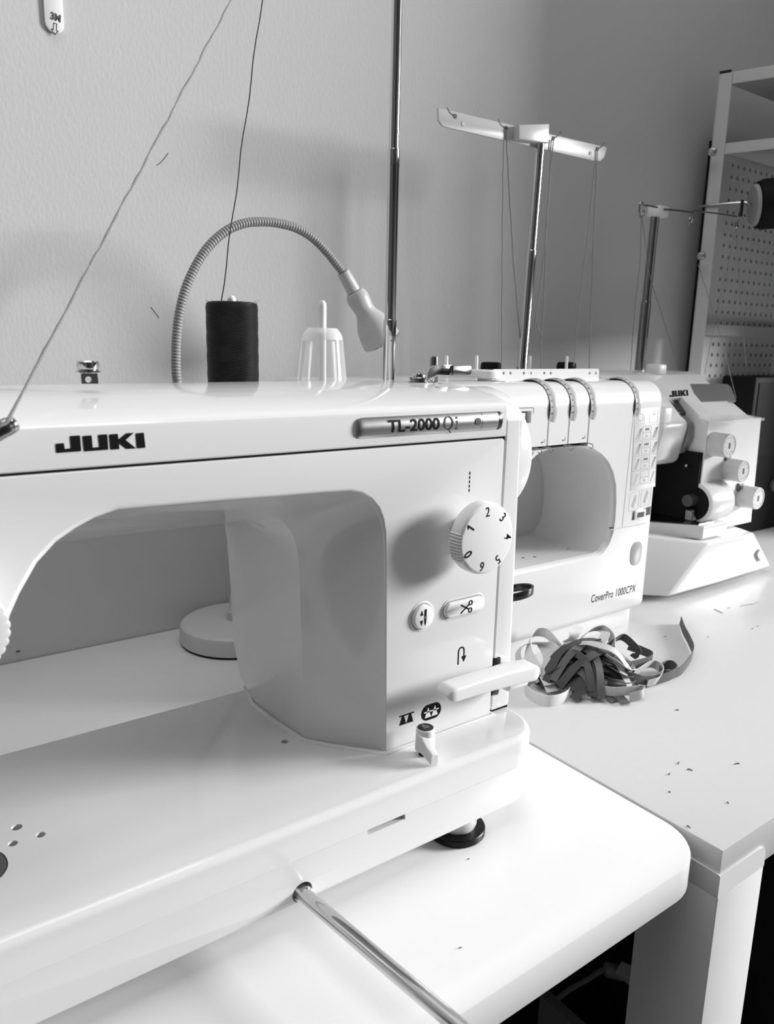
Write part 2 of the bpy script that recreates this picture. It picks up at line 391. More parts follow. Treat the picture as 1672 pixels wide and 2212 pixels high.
for k in range(6):
    tt = R_(18*k); off = inset(A, [q*(1-math.sin(tt)) for q in rr])
    stations.append([(p[0], YFc+q*(1-math.cos(tt)), p[1]) for p, q in zip(off, rr)])
def mixs(a, b_, f): return [(p[0]*(1-f)+q[0]*f, p[1]*(1-f)+q[1]*f) for p, q in zip(a, b_)]
curve = [(0.15, 0.10), (0.32, 0.30), (0.5, 0.515), (0.68, 0.72), (0.85, 0.885)]
for f, g in curve: stations.append([(x, YFc+0.0453*f, z) for x, z in mixs(inA, inB, g)+outer])
stations.append([(x, 0.4213, z) for x, z in inB+outer])
stations.append([(x, 0.4560, z) for x, z in mixs(inB, inC, 0.55)+outer])
stations.append([(x, 0.488, z) for x, z in inC+outer])
stations.append([(x, 0.530, z) for x, z in inD+outer])
bm = NB(); L = bridge(bm, stations)
bm.normal_update(); bmesh.ops.triangulate(bm, faces=[f for f in bm.faces if len(f.verts) > 4])
body = put(bm, 'arm_and_pillar', M['shell'], SM, ang=17)
# raised bead on the bed round the pillar's foot
foot = [(0.2826, 0.376), (0.268, 0.3935), (0.2575, 0.4065), (0.2477, 0.4213), (0.2440, 0.456), (0.2434, 0.488), (0.252, 0.5165), (0.30, 0.5165), (0.3783, 0.5165), (0.3783, 0.376)]
bm = NB(); o1 = inset(foot, -0.0040); o2 = inset(foot, -0.0026)
bridge(bm, [[(x, y, 0.0715) for x, y in o1], [(x, y, 0.0724) for x, y in inset(foot, -0.0037)], [(x, y, 0.0730) for x, y in o2], [(x, y, 0.0731) for x, y in inset(foot, -0.0010)], [(x, y, 0.0719) for x, y in inset(foot, -0.0004)]])
put(bm, 'foot_bead', M['shell'], SM)
# dark block put inside, standing in for shade in the seams
put(box(NB(), 0.015, 0.3955, 0.3782, 0.520, 0.262, 0.288), 'seam_shade', M['dark'], SM)
put(box(NB(), 0.3770, 0.3812, 0.3782, 0.515, 0.082, 0.27), 'seam_shade', M['dark'], SM)
# top cover
crown = [(0.3766, 0.2782), (0.3759, 0.2790), (0.3759, 0.2960), (0.3764, 0.2978), (0.3778, 0.2992), (0.3835, 0.3017), (0.392, 0.3042), (0.405, 0.3070), (0.420, 0.3090), (0.436, 0.3103), (0.455, 0.3110), (0.475, 0.3110), (0.495, 0.3103), (0.512, 0.3085), (0.523, 0.3050), (0.529, 0.2990), (0.531, 0.2920), (0.531, 0.2782)]
bm = NB(); prism(bm, crown, 'x', 0.008, 0.3788, 0.0006)
bm = cut(bm, [cyl(NB(), (0.354, 0.4219, 0.290), (0.354, 0.4219, 0.33), 0.0027, 24), cyl(NB(), (0.372, 0.440, 0.290), (0.372, 0.440, 0.33), 0.0024, 24)])
top = put(bm, 'top_cover', M['shell'], SM, ang=22)
put(cyl(NB(), (0.354, 0.4219, 0.292), (0.354, 0.4219, 0.3075), 0.0026, 20), 'screw_hole', M['plate'], top)
put(cyl(NB(), (0.372, 0.440, 0.292), (0.372, 0.440, 0.3085), 0.0023, 20), 'screw_hole', M['plate'], top)
# end cap
capP = [(0.3770, 0.0746), (0.3765, 0.080), (0.3765, 0.2885), (0.3790, 0.2925), (0.3890, 0.3000), (0.405, 0.3045), (0.434, 0.3080), (0.470, 0.3088), (0.500, 0.3078), (0.520, 0.3030), (0.530, 0.2900), (0.531, 0.2700), (0.531, 0.0746)]
bm = NB(); n0 = inset(capP, 0.0004)
mk = lambda P, xf_: [(xf_(p), p[0], p[1]) for p in P]
xr = lambda z: 0.4003-0.0045*max(0, (z-0.07))/0.23
loops = [mk(n0, lambda p: 0.3801), mk(capP, lambda p: 0.3806)]
r = 0.0045
for k in range(0, 6):
    a = R_(18*k); q = inset(capP, r*(1-math.cos(a))); loops.append([(xr(p0[1])-r+r*math.sin(a), p[0], p[1]) for p, p0 in zip(q, capP)])
bridge(bm, loops)
bm = cut(bm, [prism(NB(), rrect(0.370, 0.3868, 0.0858, 0.1160, [0.0022, 0.001, 0.001, 0.0022], 4), 'y', 0.370, 0.432)])
cap = put(bm, 'end_cap', M['shell'], SM, ang=24)
put(box(NB(), 0.3803, 0.3860, 0.4200, 0.4310, 0.0862, 0.1156), 'slot_shade', M['dark'], cap)
put(box(NB(), 0.3802, 0.3808, 0.3770, 0.4200, 0.0862, 0.1156), 'slot_shade', M['dark'], cap)  # black plates put in for the shade inside the lever slot
put(box(NB(), 0.3812, 0.3985, 0.3785, 0.50, 0.0716, 0.0735), 'seam_shade', M['dark'], cap)
# hand wheel
HW = (0.4015, 0.4475, 0.2565)
bm = lathe(NB(), [(0.030, 0.0), (0.044, 0.001), (0.0495, 0.004), (0.0505, 0.008), (0.0505, 0.024), (0.049, 0.0285), (0.045, 0.031), (0.034, 0.0315), (0.032, 0.029), (0.012, 0.0285)], HW, (1, 0, 0), n=64)
hw = put(bm, 'hand_wheel', M['shell'], SM)
# name badge: half-round brushed bar
BXA, BXB, BZc, BR = 0.2555, 0.3712, 0.2894, 0.0095
def badge_pt(u, v, r=BR): 
    s = math.sqrt(max(r*r-v*v, 0)); d0 = math.sqrt(BR*BR-0.0062**2)
    y = 0.3757-(s-d0); n = Vector((0, -s, v)).normalized(); return Vector((u, y, BZc+v)), n
bm = NB(); loops = []
def bar_sec(x, k): 
    out = []
    for i in range(17):
        v = 0.0062*k*math.cos(PI*i/16); p, _ = badge_pt(x, v); out.append((x, 0.3757-(0.3757-p.y)*min(1, k), p.z))
    return out+[(x, 0.3772, BZc-0.0062*k), (x, 0.3772, BZc+0.0062*k)]
for x, k in ((BXA, 0.70), (BXA+0.0010, 0.90), (BXA+0.0030, 0.985), (BXA+0.005, 1.0), (0.3540, 1.0), (BXB-0.0022, 1.0)): loops.append(bar_sec(x, k))
bridge(bm, loops); badge = put(bm, 'name_badge', M['brushed'], SM, ang=40)
bm = NB(); bridge(bm, [bar_sec(BXB-0.0022, 1.0), bar_sec(BXB-0.0002, 0.97), bar_sec(BXB+0.0012, 0.88), bar_sec(BXB+0.0020, 0.74)]); put(bm, 'badge_end', M['black'], badge)
bm = NB(); bridge(bm, [[(p[0], p[1]-0.00004, p[2]) for p in bar_sec(0.3538, 1.0)], [(p[0], p[1]-0.00004, p[2]) for p in bar_sec(0.3543, 1.0)]], True, False, False); put(bm, 'badge_line', M['steel'], badge)
bp = lambda cx: (lambda u, v: badge_pt(cx+u, v))
text('TL-2000', 0.0102, bp(0.2972), 'lettering', M['ink'], badge, th=0.00030, bold=0.00016, sub=2, sx=1.16)
# 'Qi' in thin serif strokes
def stroke(pts, w_, u0, v0, s):
    out = []; P_ = [Vector(p) for p in pts]
    for a, b_ in zip(P_, P_[1:]):
        d = (b_-a).normalized(); n = Vector((-d.y, d.x))*w_/2; a2 = a-d*w_*.2; b2 = b_+d*w_*.2
        out.append([(u0+p.x*s, v0+p.y*s) for p in (a2+n, a2-n, b2-n, b2+n)])
    return out
Q = []
for k in range(24):
    a, b_ = 2*PI*k/24, 2*PI*(k+1)/24
    ri = lambda t: (0.33+0.02*abs(math.sin(t)), 0.44)
    e = lambda t, x, y: (0.45+x*math.cos(t), 0.5+y*math.sin(t))
    Q.append([e(a, 0.45, 0.5), e(b_, 0.45, 0.5), e(b_, 0.33, 0.45), e(a, 0.33, 0.45)])
Q += [[(0.42, 0.08), (0.54, 0.05), (0.93, -0.24), (0.80, -0.26)]]
Q += [[(1.12, 0.0), (1.40, 0.0), (1.40, 0.05), (1.12, 0.05)], [(1.20, 0.0), (1.31, 0.0), (1.31, 0.64), (1.20, 0.64)], [(1.12, 0.60), (1.20, 0.60), (1.20, 0.66), (1.12, 0.64)]]
Q += [[(1.255+0.075*math.cos(2*PI*k/10), 0.86+0.075*math.sin(2*PI*k/10)) for k in range(10)]]
decal([[(0.3207+x*0.0088, -0.0040+y*0.0088) for x, y in P_] for P_ in Q], lambda u, v: badge_pt(u, v, BR+0.0003), 'lettering', M['greyink'], badge)
decal([circ(0.3500, 0.0004, 0.0025, 20)], lambda u, v: badge_pt(u, v, BR+0.00030), 'badge_dot', M['greyink'], badge)
# maker's logo
def face(dy=0.0): return lambda u, v: (Vector((u, YFc-0.0001-dy, v)), Vector((0, -1, 0)))
def z1(P_): 
    out = []
    for x, y in P_:
        p = aty(x*0.41866, 700+y*0.41866, 0.3759); out.append((p.x, p.z))
    return out
LG = [[(287, 621), (290, 617), (326, 614), (330, 617), (334, 644), (366, 641), (361, 581), (364, 577), (409, 574), (413, 577), (419, 652), (416, 656), (294, 665), (290, 661)],
      [(426, 581), (429, 577), (469, 574), (473, 577), (478, 637), (513, 634), (506, 575), (509, 571), (549, 568), (553, 571), (559, 645), (556, 648), (437, 657), (433, 653)],
      [(563, 573), (566, 569), (604, 566), (608, 569), (611, 596), (652, 563), (690, 561), (648, 598), (702, 641), (652, 644), (613, 614), (616, 642), (613, 645), (574, 648), (570, 644)],
      [(700, 567), (703, 563), (739, 560), (742, 563), (750, 635), (747, 638), (710, 641), (706, 637)]]
decal([z1(p) for p in LG], lambda u, v: (Vector((u, 0.3758, v)), Vector((0, -1, 0))), 'lettering', M['ink'], top)
# stitch-length dial
DC = Vector((0.3434, 0.352, 0.2158))
bm = NB(); n = 288; loops = []
def ridge(k, r0):
    a = (360*k/n) % 360
    if 166 < a < 214: return r0+(0.0008 if (k % 4) in (0, 1) else -0.0004)
    return r0
for rr_, dy in ((0.0236, 0.0105), (0.0240, 0.0095), (0.0240, 0.0030), (0.0234, 0.0012), (0.0222, 0.0002), (0.0214, 0.0)):
    ks = 1 if rr_ > 0.0233 else 0
    loops.append([(DC.x+(ridge(k, rr_) if ks else rr_)*math.cos(2*PI*k/n), DC.y+dy, DC.z+(ridge(k, rr_) if ks else rr_)*math.sin(2*PI*k/n)) for k in range(n)])
bridge(bm, loops); dial = put(bm, 'stitch_dial', M['dial'], SM, ang=30)
put(cyl(NB(), (DC.x, 0.3755, DC.z), (DC.x, 0.3620, DC.z), 0.0115, 32), 'dial_shaft', M['dial'], dial)
for ch, ang_ in (('2', 94), ('3', 46), ('4', -2), ('5', -56), ('6', -103), ('0', -155), ('1', 148)):
    a = R_(ang_); rot = a-PI/2; R0 = 0.0180
    f = lambda u, v, a=a, rot=rot: (Vector((DC.x+R0*math.cos(a)+u*math.cos(rot)-v*math.sin(rot), DC.y-0.00003, DC.z+R0*math.sin(a)+u*math.sin(rot)+v*math.cos(rot))), Vector((0, -1, 0)))
    if ch == '1': decal([[(-0.0006, -0.0032), (0.0006, -0.0032), (0.0006, 0.0034), (-0.0004, 0.0034), (-0.0022, 0.0018), (-0.0017, 0.0011), (-0.0006, 0.0020)]], f, 'numeral', M['ink'], dial)
    else: text(ch, 0.0092, f, 'numeral', M['ink'], dial, bold=0.00004 if ch not in '0' else 0.00022, sx=0.86)
fdec = lambda polys, name, par, m='ink', Y=0.37595: decal(polys, lambda u, v: (Vector((u, Y, v)), Vector((0, -1, 0))), name, M[m], par)
fdec([rrect(0.34685, 0.34765, z, z+0.0021, 0.0003, 3) for z in (0.2427, 0.2456, 0.2485, 0.2514, 0.2543)], 'stitch_mark', body)
# round needle button and long cutter button
BC = (0.3100, 0.1622)
def button(P_, name):
    bm = NB(); prism(bm, inset(P_, -0.0003), 'y', 0.3757, 0.3764); ring = put(bm, 'button_gap', M['plate'], SM)
    bm = NB(); q = inset(P_, 0.0001)
    bridge(bm, [[(x, 0.3764, z) for x, z in q], [(x, 0.3748, z) for x, z in q], [(x, 0.3738, z) for x, z in inset(q, 0.0006)], [(x, 0.3734, z) for x, z in inset(q, 0.0015)]])
    o = put(bm, name, M['dial'], SM, ang=50)
    bm = NB(); rim0 = inset(P_, -0.0003); rim1 = inset(P_, -0.0020)
    bridge(bm, [[(x, 0.3761, z) for x, z in rim0], [(x, 0.37555, z) for x, z in rim0], [(x, 0.3755, z) for x, z in inset(P_, -0.0012)], [(x, 0.37605, z) for x, z in rim1]], True, False, False)
    put(bm, 'button_rim', M['shell'], o); ring.parent = o; ring.matrix_parent_inverse = Matrix()
    return o
b1 = button(circ(BC[0], BC[1], 0.0088, 40), 'needle_button')
tri = lambda x, z, w_, h: [(x-w_/2, z), (x+w_/2, z), (x, z+h)]
fdec([tri(0.3078, 0.1640, 0.0024, 0.0036), tri(0.3078, 0.1605, 0.0024, -0.0036), [(0.3101, 0.1677), (0.3118, 0.1680), (0.3118, 0.1630), (0.3101, 0.1630)], [(0.3101, 0.1630), (0.3106, 0.1630), (0.3106, 0.1612), (0.3101, 0.1612)], [(0.3114, 0.1630), (0.3118, 0.1630), (0.3118, 0.1612), (0.3114, 0.1612)], [(0.3101, 0.1612), (0.3118, 0.1612), (0.3116, 0.1585), (0.31095, 0.1565), (0.3103, 0.1585)]], 'needle_symbol', b1, Y=0.3733)
SCx, SCz = 0.3466, 0.1622
b2 = button(rrect(SCx-0.0183, SCx+0.0183, SCz-0.0058, SCz+0.0058, 0.00575, 10), 'cutter_button')
def ring2(cx, cy, ro, ri, n=14, sq=1.0):
    return [[(cx+ro*math.cos(2*PI*k/n), cy+ro*sq*math.sin(2*PI*k/n)), (cx+ro*math.cos(2*PI*(k+1)/n), cy+ro*sq*math.sin(2*PI*(k+1)/n)), (cx+ri*math.cos(2*PI*(k+1)/n), cy+ri*sq*math.sin(2*PI*(k+1)/n)), (cx+ri*math.cos(2*PI*k/n), cy+ri*sq*math.sin(2*PI*k/n))] for k in range(n)]
def lines(pts, w_): return stroke(pts, w_, 0, 0, 1)
sx0 = 0.3475
fdec(lines([(sx0-0.0052, 0.1648), (sx0+0.0020, 0.1606)], 0.0009)+lines([(sx0-0.0052, 0.1588), (sx0+0.0022, 0.1640)], 0.0009)+ring2(sx0+0.0034, 0.1597, 0.0019, 0.0011)+ring2(sx0+0.0036, 0.1650, 0.0019, 0.0011), 'scissors_symbol', b2, Y=0.3733)
# u-turn arrow
ux, uz = 0.3468, 0.1262
ua = [(ux-0.0026, uz-0.0062), (ux-0.0026, uz+0.0030)]+[(ux+0.0026*math.cos(R_(180-20*k))-0.0*k, uz+0.0030+0.0030*math.sin(R_(180-20*k))) for k in range(1, 9)]+[(ux+0.0026, uz+0.0028), (ux+0.0026, uz-0.0014)]
fdec(lines(ua, 0.0010)+[[(ux+0.0003, uz-0.0010), (ux+0.0049, uz-0.0010), (ux+0.0026, uz-0.0054)]], 'turn_symbol', body)
# feed-dog symbols
gx, gz = 0.2995, 0.0913
fdec(lines([(gx-0.0060, gz+0.0034), (gx+0.0062, gz+0.0034)], 0.0009)+[[(gx-0.0060, gz-0.0032), (gx-0.0001, gz-0.0032), (gx-0.0022, gz+0.0031), (gx-0.0038, gz+0.0031)], [(gx+0.0001, gz-0.0032), (gx+0.0060, gz-0.0032), (gx+0.0038, gz+0.0031), (gx+0.0022, gz+0.0031)]], 'feed_symbol', body)
gx, gz = 0.3212, 0.0908
fdec([rrect(gx-0.0088, gx+0.0088, gz-0.0058, gz+0.0058, 0.0056, 8)], 'feed_symbol', body)
fdec([tri(gx-0.0030, gz-0.0036, 0.0056, 0.0076), tri(gx+0.0030, gz-0.0036, 0.0056, 0.0076)]+lines([(gx-0.0064, gz+0.0006), (gx+0.0064, gz+0.0006)], 0.0009), 'feed_symbol', body, 'dial', 0.37580)
# reverse lever
def P3_(px, py_, Y): p = aty(px, py_, Y); return p
bm = NB()
sec = rrect(-0.0078, 0.0078, -0.0046, 0.0046, 0.0016, 4)
LA = [(0.3095, 1.0), (0.3100, 1.0), (0.330, 1.0), (0.350, 1.0), (0.370, 1.0), (0.385, 1.0), (0.394, 1.0)]
xa, xb = 0.3095, 0.3960; loops = []
for k in range(0, 41):
    f = 0.5-0.5*math.cos(PI*k/40); x = xa+(xb-xa)*f; rL = 0.0065; rR = 0.0080
    sL = math.sqrt(max(0, 1-((rL-(x-xa))/rL)**2)) if x-xa < rL else 1
    sR = math.sqrt(max(0, 1-((rR-(xb-x))/rR)**2)) if xb-x < rR else 1
    s = max(min(sL, sR), 0.12); zc = 0.1165-0.0035*f+0.0012*math.sin(PI*f); th = 1.0+0.30*f
    loops.append([(x, 0.3520+p[0]*(0.55+0.45*s), zc+p[1]*s*th) for p in sec])
bridge(bm, loops); lev = put(bm, 'reverse_lever', M['dial'], SM, ang=50)
put(box(NB(), 0.3745, 0.3975, 0.3560, 0.3755, 0.0975, 0.1125, 0.0035, 3), 'lever_arm', M['dial'], lev)
# feed-dog knob
kx, ky = 0.3030, 0.3598
bm = lathe(NB(), [(0.0066, 0.0758), (0.0066, 0.078), (0.0063, 0.088), (0.0061, 0.0908), (0.0055, 0.0914)], (kx, ky, 0), n=36)
kn = put(bm, 'feed_knob', M['dial'], SM)
put(lathe(NB(), [(0.0054, 0.0910), (0.0054, 0.09150), (0.0046, 0.09180)], (kx, ky, 0), n=32), 'knob_cap', M['black'], kn)
decal([[(kx-0.0024, ky-0.0020), (kx+0.0022, ky-0.0016), (kx+0.0020, ky-0.0006), (kx-0.0024, ky-0.0009)], [(kx-0.0023, ky+0.0002), (kx+0.0020, ky+0.0004), (kx-0.0004, ky+0.0034)]], lambda u, v: (Vector((u, v, 0.09185)), Vector((0, 0, 1))), 'knob_symbol', M['brushed'], kn)
d = Vector((-0.0052+0.0052, -0.0150, 0)); dx = Vector((-0.15, -0.99, 0)).normalized(); nx = Vector((dx.y, -dx.x, 0))
bm = NB(); loops = []
for s, hw_, zt, zb in ((0.0, 0.0050, 0.0890, 0.0765), (0.005, 0.0042, 0.0876, 0.0760), (0.008, 0.0036, 0.0845, 0.0752), (0.0105, 0.0031, 0.0825, 0.0742), (0.0135, 0.0028, 0.0815, 0.0732), (0.0158, 0.0024, 0.0800, 0.0730)):
    c = Vector((kx-0.0022, ky, 0))+dx*s
    q = rrect(-hw_, hw_, zb, zt, 0.0012, 3)
    loops.append([c+nx*p[0]+Vector((0, 0, p[1])) for p in q])
bridge(bm, loops); put(bm, 'knob_tail', M['dial'], kn)
put(cyl(NB(), (kx, ky, 0.0718), (kx, ky, 0.0765), 0.0040, 20), 'knob_post', M['dark'], kn)

# ---- hardware on top of the near machine
# bobbin winder: knurled tension screw, post and cranked stop lever
def at(p, Y): return aty(p[0], p[1], Y)
b0 = Vector((0.3585, 0.447, 0.3100))
put(lathe(NB(), [(0.0078, 0), (0.0080, 0.0008), (0.0080, 0.0016), (0.0066, 0.0020), (0.0066, 0.0028), (0.0074, 0.0032), (0.0074, 0.0042), (0.0068, 0.0047), (0.0045, 0.0048)], b0, n=36), 'bobbin_tension_disc', M['steel'], SM)
put(lathe(NB(), [(0.0046, 0.0046), (0.0046, 0.0056), (0.0036, 0.0072), (0.0016, 0.0080)], b0, n=24), 'bobbin_tension_screw', M['chrome'], SM)
put(lathe(NB(), [(0.0115, -0.0018), (0.0112, 0.0002), (0.0095, 0.0008), (0.004, 0.0009)], b0, n=36), 'tension_seat', M['shell'], SM)
wp = at((936, 826), 0.458)
put(lathe(NB(), [(0.0033, 0.309), (0.0033, 0.3270), (0.0029, 0.3290), (0.0016, 0.3296)], (wp.x, 0.458, 0), n=28), 'winder_spindle', M['steel'], SM)
LV = [(924, 825), (925, 806), (928, 797), (935, 790), (944, 788.5), (976, 788.5), (977, 811), (944, 812), (940, 815), (936, 825)]
pts = [(at(p, 0.444).x, at(p, 0.444).z) for p in LV]
wl = put(prism(NB(), pts, 'y', 0.4440, 0.4456, 0.0003), 'winder_lever', M['chrome'], SM)
e = at((976, 789), 0.444); e2 = at((1016, 811), 0.444)
bm = NB(); prism(bm, rrect(e.x-0.0002, e2.x, e2.z, e.z, [0.003, 0.0002, 0.0002, 0.003], 5), 'y', 0.4425, 0.4475, 0.0006)
put(bm, 'lever_tip', M['steel'], wl)
f0 = at((940, 812), 0.447); put(box(NB(), f0.x-0.0012, f0.x+0.0012, 0.4456, 0.4540, 0.3085, f0.z+0.001), 'lever_bracket', M['chrome'], wl)
# pretension bracket on the left of the arm
g = 0.428; a0 = at((176, 832), g); a1 = at((212, 792), g)
BP = [(at(p, g).x, at(p, g).z) for p in ((177, 829), (175, 799), (209, 796), (213, 829))]
hc = at((191, 820), g)
bm = cut(prism(NB(), BP, 'y', g, g+0.0014), [cyl(NB(), (hc.x, g-0.01, hc.z), (hc.x, g+0.02, hc.z), 0.0017, 24)])
br = put(bm, 'pretension_bracket', M['steel'], SM, label='upright steel bracket with a round hole')
tx = at((190, 792), g+0.003)
put(lathe(NB(), [(0.0058, 0.0), (0.0063, 0.0004), (0.0063, 0.0012), (0.0052, 0.0015), (0.0054, 0.0020), (0.0056, 0.0024), (0.0056, 0.0058), (0.0050, 0.0064)], (tx.x, g+0.003, tx.z-0.0033), n=36), 'tension_nut', M['chrome'], br)
put(box(NB(), BP[0][0], BP[3][0], g-0.0006, g+0.012, 0.3078, 0.3094, 0.0004, 2), 'bracket_foot', M['chrome'], br)
# chrome thread guide and the tension dial at the left edge
gp = [at((-60, 965), 0.360), at((-25, 945), 0.352), at((5, 927), 0.349), at((24, 918), 0.349)]
bm = NB(); tube(bm, spline(gp, 6), lambda t: 0.0038 if t < 0.9 else 0.0036, 20); put(bm, 'thread_guide', M['steel'], SM)
e = gp[-1]; put(lathe(NB(), [(0.0036, 0), (0.0035, 0.0010), (0.0026, 0.0022), (0.001, 0.0027)], e, gp[-1]-gp[-2], n=20), 'guide_tip', M['chrome'], SM)
dl = at((22, 1372), 0.352); tc = Vector((dl.x-0.0205, 0.3755, dl.z+0.0045))
bm = NB(); n = 160; loops = []
for r, h, rg in ((0.0205, 0.0, 0), (0.0205, 0.007, 0), (0.0190, 0.0080, 0), (0.0190, 0.0095, 0), (0.0203, 0.0105, 0), (0.0205, 0.0150, 0), (0.0195, 0.0160, 0), (0.0195, 0.0175, 0), (0.0203, 0.0185, 1), (0.0203, 0.0245, 1), (0.0195, 0.0262, 1), (0.0175, 0.0268, 0)):
    loops.append([(tc.x+(r+(0.0006 if rg and (k % 5) < 3 else 0))*math.cos(2*PI*k/n), tc.y-h, tc.z+(r+(0.0006 if rg and (k % 5) < 3 else 0))*math.sin(2*PI*k/n)) for k in range(n)])
bridge(bm, loops); put(bm, 'tension_dial', M['shell2'], SM, ang=30)
# thread stand: base plate, spool pins, telescopic pole, top guides
PX, PY = 0.4088, 0.552
bm = NB(); prism(bm, rrect(0.205, 0.430, 0.5345, 0.605, 0.008), 'z', 0.286, 0.292, 0.001); stand = put(bm, 'thread_stand_plate', M['shell2'], SM)
put(lathe(NB(), [(0.0054, 0.290), (0.0054, 0.336), (0.0056, 0.3363), (0.0056, 0.3575), (0.0048, 0.358), (0.0048, 0.480), (0.0050, 0.4803), (0.0050, 0.4935), (0.0043, 0.494), (0.0043, 0.636)], (PX, PY, 0), n=36), 'telescopic_pole', M['chrome'], SM, ang=40)
put(lathe(NB(), [(0.0009, 0), (0.0008, 0.0006)], (PX-0.002, PY-0.0052, 0.340), (0, -1, 0), n=12), 'pole_pin', M['steel'], SM)
G = at((588, -165), 0.552)
bm = NB(); tube(bm, [(PX, PY, 0.630), (PX-0.02, PY, 0.632), (G.x+0.03, PY, 0.630), (G.x-0.004, PY, 0.628)], 0.0018, 12)
tg = put(bm, 'top_thread_guide', M['chrome'], SM)
bm = NB(); tube(bm, [Vector((G.x+0.004*math.cos(R_(k*20)), PY, 0.6245+0.0045*math.sin(R_(k*20)))) for k in range(19)], 0.0011, 10); put(bm, 'guide_eye', M['chrome'], tg)
SX, SY = 0.2622, 0.5540
put(lathe(NB(), [(0.0033, 0.290), (0.0033, 0.3672), (0.0029, 0.3690), (0.0018, 0.3702), (0.0006, 0.3706)], (SX, SY, 0), n=24), 'spool_pin', M['dial'], SM)
CXx, CYy = 0.3418, 0.5540
put(lathe(NB(), [(0.0033, 0.290), (0.0033, 0.3665), (0.0030, 0.3688), (0.0019, 0.3703), (0.0006, 0.3708)], (CXx, CYy, 0), n=24), 'spool_pin', M['dial'], SM)
bm = NB(); lathe(bm, [(0.0225, 0.2925), (0.0218, 0.296), (0.0172, 0.3400), (0.0160, 0.3440), (0.0135, 0.3478), (0.0120, 0.3492), (0.0045, 0.3494)], (CXx, CYy, 0), n=48, cap=False)
con = put(bm, 'cone_holder', M['clear'], SM)
bm = NB(); lathe(bm, [(0.0168, 0.3400), (0.0158, 0.3440), (0.0133, 0.3474), (0.0118, 0.3488), (0.0045, 0.3490)], (CXx, CYy, 0), n=48, cap=False); put(bm, 'cone_top', M['clear2'], con)
for ang_ in (20, 140, 200, 320):
    a = R_(ang_); bm = NB(); c = Vector((math.cos(a), math.sin(a), 0))
    s = Vector((-c.y, c.x, 0))*0.0006
    P_ = [Vector((CXx, CYy, 0.2935))+c*0.0208, Vector((CXx, CYy, 0.3385))+c*0.0160, Vector((CXx, CYy, 0.3385))+c*0.0130, Vector((CXx, CYy, 0.2935))+c*0.0185]
    bridge(bm, [[p-s for p in P_], [p+s for p in P_]]); put(bm, 'cone_rib', M['clear2'], con)

# ------------------------------------------------------------------ black thread spool on the left pin
SP = empty('thread_spool', (SX, SY, 0.292), 'big spool of black thread on the near machine, in front of the gooseneck', 'thread spool')
random.seed(3); loops = []; n = 64
prof = [(0.0040, 0.2930), (0.0170, 0.2930), (0.0190, 0.2945)]+[(0.0193+0.00012*math.sin(i*1.1)+random.uniform(-1, 1)*0.00006, 0.297+i*0.0022) for i in range(30)]+[(0.0193, 0.3625), (0.0188, 0.3645), (0.0178, 0.3655), (0.0150, 0.3660), (0.0040, 0.3660)]
put(lathe(NB(), prof, (SX, SY, 0), n=n), 'wound_thread', M['wound'], SP, ang=60)
s0 = at((478, 651), SY-0.010)
line = [s0+(G-s0)*(i/20)+Vector((0.0006*math.sin(i*1.3)*(1 if 0 < i < 20 else 0), 0, 0)) for i in range(21)]
put(tube(NB(), line, 0.00045, 8), 'loose_thread', M['thread_black'], SP)
for k in range(26):
    a = random.uniform(0, 2*PI); z = random.choice([0.3662, 0.3655, random.uniform(0.30, 0.36)]); p = Vector((SX+0.0185*math.cos(a), SY+0.0185*math.sin(a), z))
    o_ = Vector((math.cos(a), math.sin(a), random.uniform(0.2, 1)))*random.uniform(0.001, 0.0026)
    if k == 0: fz = NB()
    tube(fz, [p-o_*0.3, p+o_*0.5+Vector((0, 0, 0.0004)), p+o_], 0.00007, 4)
ft = put(fz, 'thread_fuzz', M['thread_black'], SP); ft['kind'] = 'stuff'
# pale thread from the left guide up to the top guide
random.seed(11)
q0 = gp[-2]*0.35+gp[-1]*0.65+Vector((0, -0.0036, 0.0038)); q1 = Vector((G.x, PY, 0.6245))
pl = []
for i in range(61):
    t = i/60; p = q0+(q1-q0)*t; k = 0.00035*math.sin(PI*t)
    pl.append(p+Vector((k*math.sin(i*0.95)+k*0.6*math.sin(i*2.3), 0, 0.0030*math.sin(PI*t)*0)))
bm = NB(); tube(bm, [gp[-2]+Vector((-0.004, -0.004, 0.001)), gp[-2]+Vector((0.001, -0.0042, 0.003))]+pl, lambda t: 0.00072+0.00016*math.sin(t*190)+0.0001*math.sin(t*71), 8)
o = put(bm, 'thread', M['thread_pale'], None); tag(o, 'long pale thread slanting from the chrome guide at left up out of view', 'thread')

# ------------------------------------------------------------------ gooseneck lamp behind the machine
LB = Vector((0.367, 0.779, 0)); LY = 0.735
LM = empty('desk_lamp', LB, 'white gooseneck desk lamp with round base standing by the wall', 'lamp')
put(lathe(NB(), [(0.0625, 0.0), (0.0632, 0.0008), (0.0625, 0.0022)], LB, n=64), 'base_pad', M['rubber'], LM)
put(lathe(NB(), [(0.0625, 0.0021), (0.0640, 0.0030), (0.0640, 0.0190), (0.0630, 0.0215), (0.0605, 0.0232), (0.0560, 0.0240), (0.010, 0.0245)], LB, n=72), 'base', M['ivory'], LM)
put(lathe(NB(), [(0.0115, 0.0240), (0.0112, 0.034), (0.0090, 0.037), (0.0075, 0.050), (0.0060, 0.056)], LB, n=36), 'stem_collar', M['ivory'], LM)
nk = [LB+Vector((0, 0, 0.052)), LB+Vector((0, 0, 0.10)), LB+Vector((-0.002, -0.002, 0.145)), LB+Vector((-0.014, -0.010, 0.185)), LB+Vector((-0.040, -0.024, 0.222)), LB+Vector((-0.066, -0.036, 0.255))]
